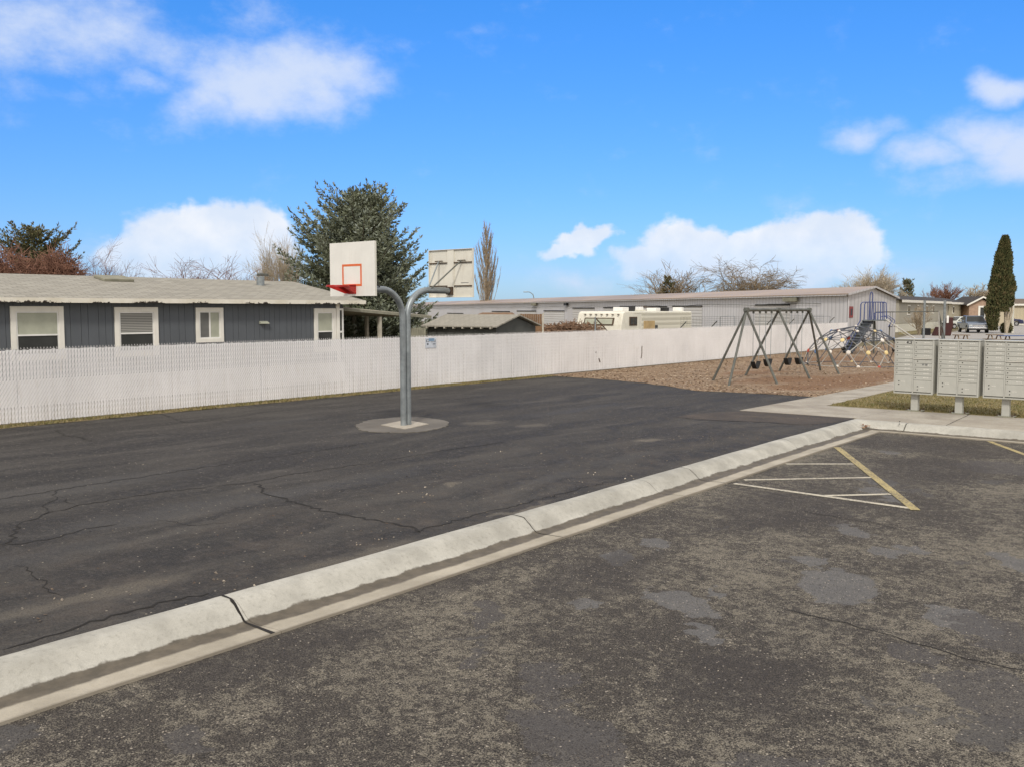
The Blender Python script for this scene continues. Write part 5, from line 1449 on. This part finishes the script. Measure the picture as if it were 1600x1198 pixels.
def poplar(name, label, b, h, seed, mat, wd):
    rnd = random.Random(seed); root = thing(name, label, 'tree', b); tr = MB(); tw = MB()
    tr.tube([b, b + Vector((0, 0, h * .5)), b + Vector((0, 0, h * .95))], [h * .018, h * .011, .03], 6)
    for i in range(64):
        f0 = rnd.uniform(.04, .80); z = h * f0; a = rnd.uniform(0, 6.28)
        ln = h * rnd.uniform(.30, .48) * (1.12 - f0); ln = min(ln, h * 1.0 - z)
        out = wd * (.55 + .5 * math.sin(math.pi * min(1, f0 + .35))) * rnd.uniform(.45, 1.05) * (1.15 - .75 * f0)
        p0 = b + Vector((0, 0, z)); d = Vector((math.cos(a), math.sin(a), 0))
        def bp(t): return p0 + d * out * (t ** .7) + Vector((0, 0, ln * t ** 1.15))
        tw.tube([bp(0), bp(.3), bp(.65), bp(1)], [.075, .06, .045, .02], 3, False)
        for j in range(16):
            t = rnd.uniform(.08, .97); s = bp(t); a2 = a + rnd.gauss(0, 1.3); l2 = ln * rnd.uniform(.12, .32) * (1.2 - t * .6)
            e = s + Vector((math.cos(a2) * l2 * .28, math.sin(a2) * l2 * .28, l2)); tw.tube([s, e], [.03, .014], 3, False)
            for _ in range(2):
                s3 = s.lerp(e, rnd.random()); tw.tube([s3, s3 + Vector((rnd.gauss(0, .16), rnd.gauss(0, .16), l2 * .5))], [.018, .012], 3, False)
    tr.build('trunk', mat, root); tw.build('branches', mat, root, fixn=False)
poplar('poplar_tree', 'tall narrow leafless poplar rising behind the storage building', b, h, 4, 'bark_tan', 2.5)
b, h = at(1052, 120, 408)
bare_tree('bare_tree', 'leafless spreading tree around a small conifer over the tan roof', b, h, 7, 'bark_twig', 5, .66, 4, 4, .0, lenr=.72, width=wpx(118, 120), minr=.016, group='leafless trees behind the storage building')
b, h = at(1166, 125, 396)
bare_tree('bare_tree', 'dense leafless tree with drooping twigs over the tan roof', b, h, 21, 'bark_twig', 5, .7, 4, 5, .35, lenr=.7, width=wpx(122, 125), minr=.017, group='leafless trees behind the storage building')
b, h = at(1356, 125, 411)
bare_tree('bare_tree', 'leafless bushy tree rising right behind the storage gable peak', b, h, 33, 'bark_pale', 5, .55, 4, 7, .1, lenr=.7, width=wpx(86, 125), minr=.018, group='leafless trees behind the storage building')
b, h = at(1472, 190, 438)
bare_tree('bare_tree', 'reddish leafless tree behind the dark roof of the taupe home', b, h, 41, 'bark_red', 6, .45, 4, 4, -.05, lenr=.7, width=wpx(44, 190), minr=.035)
b, h = at(1531, 200, 441)
bare_tree('bare_tree', 'pale leafless tree behind the roof left of the tall cypress', b, h, 45, 'bark_pale', 6, .6, 4, 6, -.05, width=wpx(44, 200), minr=.035)
b, h = at(1437, 92, 472)
bare_tree('bare_shrub', 'leafless upright shrub against the taupe home wall', b, h, 50, 'bark_tan', 8, .42, 3, 4, -.1, rad=.05, width=wpx(30, 92), minr=.012)
MB().obox(up(D(1447, 519, 92), .35), U * .35, V_ * .3, (0, 0, .35)).build('dark_bin', 'black', label='small dark bin at the foot of the leafless upright shrub', cat='bin', bevel=.05)
b, h = at(450, 58, 346)
bare_tree('bare_tree', 'pale leafless tree leaning out left of the blue spruce', b, h, 60, 'bark_pale', 5, .42, 4, 5, 0.0, lenr=.68, width=wpx(80, 58), minr=.008)
b, h = at(325, 44, 392)
bare_tree('bare_tree', 'reddish leafless tree behind the roof near the vent pipe', b, h, 71, 'bark_red', 6, .6, 4, 5, .1, lenr=.68, width=wpx(165, 44), minr=.006)
b, h = at(158, 42, 366)
bare_tree('bare_tree', 'leafless arching tree behind the roof between conifer and cloud', b, h, 83, 'bark_red', 5, .7, 4, 5, .15, lenr=.7, width=wpx(125, 42), minr=.006)
def twiggy(name, label, px, Y, ytop, w, seed, n, mat):
    """thicket of many fine stems"""
    b, h = at(px, Y, ytop); rnd = random.Random(seed); root = thing(name, label, 'shrub', b); tw = MB(); st_ = MB()
    for i in range(14):
        a = rnd.uniform(0, 6.28); e = b + Vector((math.cos(a) * w * .3, math.sin(a) * w * .3, h * .55)); st_.tube([b, e], [.06, .03], 4)
    for i in range(n):
        a = rnd.uniform(0, 6.28); rr_ = math.sqrt(rnd.random()); x = math.cos(a) * rr_ * w / 2; y = math.sin(a) * rr_ * w / 2
        ztop = h * (1 - .35 * rr_ ** 2) * rnd.uniform(.75, 1.0)
        z = ztop * rnd.uniform(.55, .97); p = b + Vector((x, y, z)); d = (Vector((x * .5, y * .5, .6)) / max(.3, w) + rv3(rnd) * .55).normalized(); l = rnd.uniform(.25, .7)
        tw.tube([p, p + d * l * .5 + rv3(rnd) * .04, p + d * l], [.013, .011, .008], 3, False)
    st_.build('stems', mat, root, fixn=False); tw.build('twigs', mat, root, fixn=False)
twiggy('bare_shrub', 'dense reddish brown twiggy shrub at the left edge above the roof', 12, 36, 370, 3.3, 5, 9500, 'bark_red')
twiggy('bare_shrub', 'dense rusty twiggy shrub before the dark conifer on the left', 92, 37, 374, 2.3, 6, 8000, 'bark_red')
# brush pile of cut branches
b = D(878, 512, 46); b.z = 0; rnd = random.Random(9); mb = MB()
for i in range(900):
    x = rnd.gauss(0, .75); x = max(-1.4, min(1.6, x)); hh = (2.0 - abs(x - .5) * .25) * rnd.uniform(.55, .97)
    p = b + U * x + V_ * rnd.gauss(0, .5) + Vector((0, 0, hh)); d = (U * rnd.gauss(0, 1) + V_ * rnd.gauss(0, .6) + Vector((0, 0, rnd.gauss(0, .45)))).normalized()
    mb.tube([p - d * .3, p + d * rnd.uniform(.1, .4)], [.02, .009], 3, False)
for i in range(500):
    x = rnd.uniform(-1.3, 1.9); p = b + U * x + V_ * rnd.gauss(0, .4) + Vector((0, 0, rnd.uniform(1.2, 1.75))); d = (U * rnd.gauss(0, 1) + Vector((0, 0, rnd.gauss(0, .5)))).normalized()
    mb.tube([p, p + d * .3], [.03, .02], 3, False)
mb.build('brush_pile', worn('cut_branches', (0.22, 0.135, 0.085), .9, 0, .6, 1.4, 4), label='heap of brown cut branches before the trailer', cat='brush pile', fixn=False)

def conifer(name, label, px, Y, ytop, prof, seed, mat, nb, dens=1.0, tuft=.20, lean=(0, 0), group=None, zlow=.05, rough=.35):
    """prof: list of (height fraction, radius)"""
    b, h = at(px, Y, ytop); rnd = random.Random(seed); root = thing(name, label, 'tree', b, group=group)
    MB().tube([b, b + Vector((0, 0, h * .5)), b + Vector((0, 0, h * .97))], [h * .022, h * .012, .02], 8).build('trunk', 'bark', root, smooth=True)
    def rad(f):
        for (a, ra), (c, rc_) in zip(prof, prof[1:]):
            if f <= c: return ra + (rc_ - ra) * (f - a) / (c - a)
        return prof[-1][1]
    fol = MB(); lim = MB()
    nw = max(8, int(nb / 11)); per = nb / nw
    for wi in range(nw):
        f0 = zlow + (1 - zlow) * (wi + .5) / nw
        for q_ in range(int(per * (1.1 - .35 * f0)) + 1):
            f = min(.995, f0 + rnd.gauss(0, .22) / nw); a = wi * 1.3 + q_ * 2 * math.pi / per + rnd.gauss(0, .2); z = h * f
            amp = 1 + rough * mnoise.noise(Vector((math.cos(a) * 1.5, math.sin(a) * 1.5, f * 6 + seed)))
            ln = max(.18, rad(f) * rnd.uniform(.66, 1.14) * amp)
            d = Vector((math.cos(a), math.sin(a), 0)); up_ = 1.0 * f ** 4 + .10; dr_ = .42 * (1 - f)
            pts = [b + d * ln * (k / 6) + Vector((0, 0, z + ln * (up_ * (k / 6) - dr_ * math.sin(math.pi * .62 * (k / 6)) + .22 * (k / 6) ** 3))) for k in range(7)]
            lim.tube(pts, [max(.006, .03 * ln / 3 * (1 - k / 6) + .006) for k in range(7)], 3, False)
            sidev = Vector((-d.y, d.x, 0)); nbr = max(3, int((4 + ln * 6.0) * dens))
            for j in range(nbr):
                t = .12 + .88 * (j + rnd.random()) / nbr; k = min(5, int(t * 6)); p = pts[k].lerp(pts[k + 1], t * 6 - k); along = (pts[k + 1] - pts[k]).normalized()
                sg = 1 if j % 2 else -1; bl = (.14 + ln * .26 * (1 - t) ** .6 * (1 if t > .3 else .8)) * rnd.uniform(.7, 1.2)
                if t > .96: bd = along
                else: bd = (along * .9 + sidev * sg * rnd.uniform(.6, 1.1) + Vector((0, 0, rnd.gauss(-.12, .16)))).normalized()
                nt_ = max(2, int(bl / (tuft * .50)))
                for m in range(nt_):
                    g_ = (m + rnd.random()) / nt_; q = p + bd * bl * g_ + Vector((0, 0, -.10 * bl * math.sin(3.1 * g_)))
                    for c_ in range(3):
                        L_ = tuft * rnd.uniform(.7, 1.25); dd = (bd * .9 + rv3(rnd) * .42 + Vector((0, 0, .18))).normalized(); s = dd.cross(rv3(rnd)).normalized() * L_ * rnd.uniform(.13, .22)
                        fol.add([q, q + dd * L_ * .4 + s, q + dd * L_, q + dd * L_ * .4 - s], [(0, 1, 2, 3)])
    lim.build('limbs', 'bark', root, fixn=False); fol.build('foliage', mat, root, fixn=False)
    return root
conifer('spruce_tree', 'large blue green spruce standing behind the basketball goal', 564, 42, 314, [(0, 2.3), (.15, 2.75), (.4, 2.95), (.58, 2.85), (.70, 2.6), (.78, 2.15), (.87, 1.5), (.94, .85), (.98, .45), (1, .2)], 3, 'blue_needles', 520, 1.35, .175, rough=.34)
conifer('conifer_tree', 'dark olive conifer with broken crown above the roof at left', 58, 46, 362, [(0, 2.4), (.3, 2.3), (.6, 2.1), (.78, 1.75), (.88, 1.25), (.94, .5), (1, .1)], 8, 'dark_needles', 240, 1.3, .17, rough=.45)
conifer('conifer_tree', 'small dark conifer amid bare branches over the tan roof', 1043, 118, 434, [(0, 1.6), (.4, 1.45), (.75, 1.0), (1, .1)], 12, 'dark_needles', 110, .6, .36)
conifer('conifer_tree', 'round dark conifer above the taupe home roof', 1416, 180, 440, [(0, 1.5), (.5, 1.6), (.8, 1.45), (.93, .9), (1, .3)], 14, 'dark_needles', 110, .6, .45)
# column cypress
b, h = at(1563.5, 99, 369); rnd = random.Random(2)
cy_ = thing('cypress_tree', 'tall narrow dark green cypress beside the pale wooden pole', 'tree', b)
mb = MB()
for dx in (-.35, .25, .9): mb.tube([b + U * .7 + V_ * 0, b + U * (.7 + dx * .6) + Vector((0, 0, 2.4)), b + U * dx + Vector((0, 0, 5))], [.16, .12, .06], 6)
mb.build('trunk', 'bark_pale', cy_, smooth=True)
fol = MB(); prf = [(0, .45), (.1, .8), (.2, 1.05), (.35, 1.22), (.5, 1.12), (.7, .80), (.85, .55), (.95, .34), (1, .1)]
def rad(f):
    for (a, ra), (c, rc_) in zip(prf, prf[1:]):
        if f <= c: return ra + (rc_ - ra) * (f - a) / (c - a)
    return .1
for i in range(15000):
    f = rnd.random(); a = rnd.uniform(0, 6.28); lump = 1 + .30 * mnoise.noise(Vector((math.cos(a) * 1.6, math.sin(a) * 1.6, f * 9)))
    r_ = rad(f) * lump * (1 - .35 * rnd.random() ** 2)
    ctr = -.62 + .85 * f if f < .75 else .02
    if f < .2 and math.cos(a) > -.1: continue
    ctr = .0 + .30 * (f - .4)
    p = b + U * (math.cos(a) * r_ * 1.0 + ctr + (-.35 if f < .25 else 0)) + V_ * math.sin(a) * r_ + Vector((0, 0, .25 + f * (h - .4)))
    dd = (Vector((0, 0, 1)) * .9 + U * math.cos(a) * .45 + V_ * math.sin(a) * .45 + rv3(rnd) * .25).normalized(); s = dd.cross(rv3(rnd)).normalized() * .07; L_ = rnd.uniform(.2, .42)
    fol.add([p, p + dd * L_ * .5 + s, p + dd * L_, p + dd * L_ * .5 - s], [(0, 1, 2, 3)])
fol.build('foliage', 'cypress', cy_, fixn=False)
core = MB(); core.tube([b + Vector((0, 0, 2.4)), b + U * .0 + Vector((0, 0, h * .5)), b + U * .15 + Vector((0, 0, h * .9))], [.5, .8, .25], 10); core.build('inner_twigs', 'cypress', cy_)
b, h = at(1574, 100, 508)
rnd = random.Random(8); fol = MB()
for i in range(900):
    v = rv3(rnd).normalized() * .55 * rnd.random() ** .3; p = b + Vector((v.x, v.y, .55 + v.z)); dd = (v + rv3(rnd) * .3).normalized(); s = dd.cross(rv3(rnd)).normalized() * .05
    fol.add([p, p + dd * .12 + s, p + dd * .25, p + dd * .12 - s], [(0, 1, 2, 3)])
o = fol.build('low_bush', 'cypress', label='low round bush at the foot of the pale wooden pole', cat='bush', fixn=False)

# far treeline that closes the horizon
rnd = random.Random(77); fol = MB()
for i in range(9000):
    a = rnd.uniform(-40, 40); Y = rnd.uniform(270, 330); X = math.tan(R(a)) * Y
    hz = (2.2 + 1.6 * mnoise.noise(Vector((a * .6, 1, 0))) + 1.0 * mnoise.noise(Vector((a * 2.1, 5, 0)))) * rnd.random() ** .6
    if hz < 0: continue
    p = W(X, Y, hz); dd = (rv3(rnd) * .6 + Vector((0, 0, 1))).normalized(); s = dd.cross(rv3(rnd)).normalized() * .9
    fol.add([p, p + dd * 1.0 + s, p + dd * 2.0, p + dd * 1.0 - s], [(0, 1, 2, 3)])
fol.build('distant_trees', 'dry_leaf', label='low line of far trees along the horizon', cat='trees', kind='stuff', fixn=False)

# ------------------------------------------------------------------ sky and light
SUN_EL, SUN_AZ = R(42), None
sd_ = Vector((.50, -.86, 0)).normalized()         # toward the sun, in plan
world = bpy.data.worlds.new('World'); SC.world = world; world.use_nodes = True
nt = world.node_tree; n = NT(nt); bg = nt.nodes['Background']
sky = nd(nt, 'ShaderNodeTexSky', sky_type='NISHITA'); sky.sun_disc = False
sky.sun_elevation = SUN_EL; sky.sun_rotation = math.atan2(sd_.x, sd_.y)
sky.air_density = 1.0; sky.dust_density = 0.3; sky.ozone_density = 2.0
tc = nd(nt, 'ShaderNodeTexCoord'); dirv = tc.outputs['Generated']
sx = nd(nt, 'ShaderNodeSeparateXYZ'); n.link(dirv, sx.inputs[0])
Xc = n.math('ADD', n.math('MULTIPLY', sx.outputs[0], CA), n.math('MULTIPLY', sx.outputs[1], SA))
Yc = n.math('ADD', n.math('MULTIPLY', sx.outputs[0], -SA), n.math('MULTIPLY', sx.outputs[1], CA))
az = n.math('ARCTAN2', Xc, Yc); el = n.math('ARCSINE', sx.outputs[2])
cb = nd(nt, 'ShaderNodeCombineXYZ'); n.link(az, cb.inputs[0]); n.link(el, cb.inputs[1])
ae = cb.outputs[0]
wob = n.vmath('MULTIPLY', n.vmath('SUBTRACT', n.noisec(ae, 9, 5), (.5, .5, .5)), (.10, .07, 0))
aw = n.vmath('ADD', ae, wob)
def azel(px, py):
    r_ = ray(px, py); return math.atan2(r_[0], r_[1]), math.atan2(r_[2], math.hypot(r_[0], r_[1]))
def cloudset(lst, vec):
    acc = None
    for (px, py, rx, ry, w_) in lst:
        a, e = azel(px, py); v = n.vmath('SUBTRACT', vec, (a, e, 0)); v = n.vmath('MULTIPLY', v, (1450 / rx, 1450 / ry, 0))
        l = n.math('MULTIPLY', n.ramp(n.vmath('LENGTH', v), 0, 1.25, 1, 0), w_)
        acc = l if acc is None else n.math('MAXIMUM', acc, l)
    return acc
fb = n.noise(n.scale(ae, 1, 1.5, 1), 17, 7, 0.62)
soft = cloudset([(90, 40, 210, 90, .68), (200, 60, 150, 60, .58), (222, 116, 70, 30, .66), (430, 128, 175, 90, 1.0), (510, 112, 140, 62, .8), (345, 155, 105, 68, .8),
                 (60, 150, 90, 35, .3), (400, 12, 90, 45, .45), (1570, 122, 55, 32, .95), (1540, 220, 90, 62, .9), (1590, 235, 80, 70, .95), (1440, 250, 80, 36, .72), (1340, 222, 85, 32, .68), (1490, 280, 90, 36, .55), (1270, 330, 90, 40, .25), (140, 190, 60, 20, .15),
                 (960, 243, 22, 9, .25), (1120, 230, 30, 15, .15), (1150, 425, 380, 60, .55), (300, 425, 280, 50, .5), (700, 60, 260, 20, .18), (900, 440, 120, 40, .5)], aw)
s_al = n.ramp(n.math('ADD', soft, n.math('MULTIPLY', n.math('SUBTRACT', fb, .5), 1.15)), 0.06, 1.0, 0, .92)
wob2 = n.vmath('MULTIPLY', n.vmath('SUBTRACT', n.noisec(ae, 22, 5), (.5, .5, .5)), (.05, .05, 0))
aw2 = n.vmath('ADD', ae, wob2)
crisp = cloudset([(320, 385, 150, 82, 1), (395, 375, 95, 70, 1), (250, 405, 110, 55, 1), (925, 366, 52, 26, .95), (895, 382, 52, 28, .95), (872, 397, 44, 22, .8), (1080, 395, 100, 66, 1), (1160, 400, 90, 50, 1), (1250, 388, 120, 70, 1), (1330, 390, 70, 62, 1), (1020, 410, 80, 36, .8)], aw2)
c_al = n.ramp(n.math('ADD', crisp, n.math('MULTIPLY', n.math('SUBTRACT', fb, .5), .7)), 0.20, 0.50)
# the low banks dissolve toward the horizon
fade = n.ramp(el, .015, .085, .35, 1.0)
c_al = n.math('MULTIPLY', c_al, fade)
tint = n.mix(n.ramp(el, .04, .34, smooth=False), (.303, .455, .776), (.21, .63, 1.11))
skyc = n.mix(1.0, sky.outputs[0], tint, 'MULTIPLY')
CL = 5.7
cc_soft = (CL * .70, CL * .80, CL * 1.0); cc_crisp = n.mix(n.ramp(n.noise(ae, 14, 5), .35, .7), (CL * .74, CL * .84, CL * 1.0), (CL * .95, CL * .98, CL * 1.04))
col = n.mix(s_al, skyc, cc_soft); col = n.mix(c_al, col, cc_crisp)
# unseen broken cloud deck overhead and behind, added for neutral fill light
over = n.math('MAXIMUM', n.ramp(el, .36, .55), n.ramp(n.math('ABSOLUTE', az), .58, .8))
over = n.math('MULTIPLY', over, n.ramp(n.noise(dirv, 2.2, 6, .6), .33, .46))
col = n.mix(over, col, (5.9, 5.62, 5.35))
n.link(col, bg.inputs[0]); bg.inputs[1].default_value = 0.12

sun = bpy.data.lights.new('sun', 'SUN'); sun.energy = 1.5; sun.angle = R(8); sun.color = (1, .95, .87)
so_ = bpy.data.objects.new('sun', sun); COL.objects.link(so_)
to_sun = Vector((sd_.x * math.cos(SUN_EL), sd_.y * math.cos(SUN_EL), math.sin(SUN_EL)))
so_.rotation_euler = (-to_sun).to_track_quat('-Z', 'Y').to_euler(); so_.location = (0, 0, 30)

cam = bpy.data.cameras.new('camera'); cam.sensor_fit = 'HORIZONTAL'; cam.sensor_width = 36; cam.lens = FPX / 1600 * 36
cam.clip_start = .05; cam.clip_end = 3000
co_ = bpy.data.objects.new('camera', cam); COL.objects.link(co_)
co_.location = (0, 0, HCAM); co_.rotation_euler = (R(90) - PITCH, 0, YAW)
SC.camera = co_
SC.view_settings.view_transform = 'Standard'; SC.view_settings.look = 'None'; SC.view_settings.exposure = 0.5; SC.view_settings.gamma = 1.0
SC.cycles.max_bounces = 6
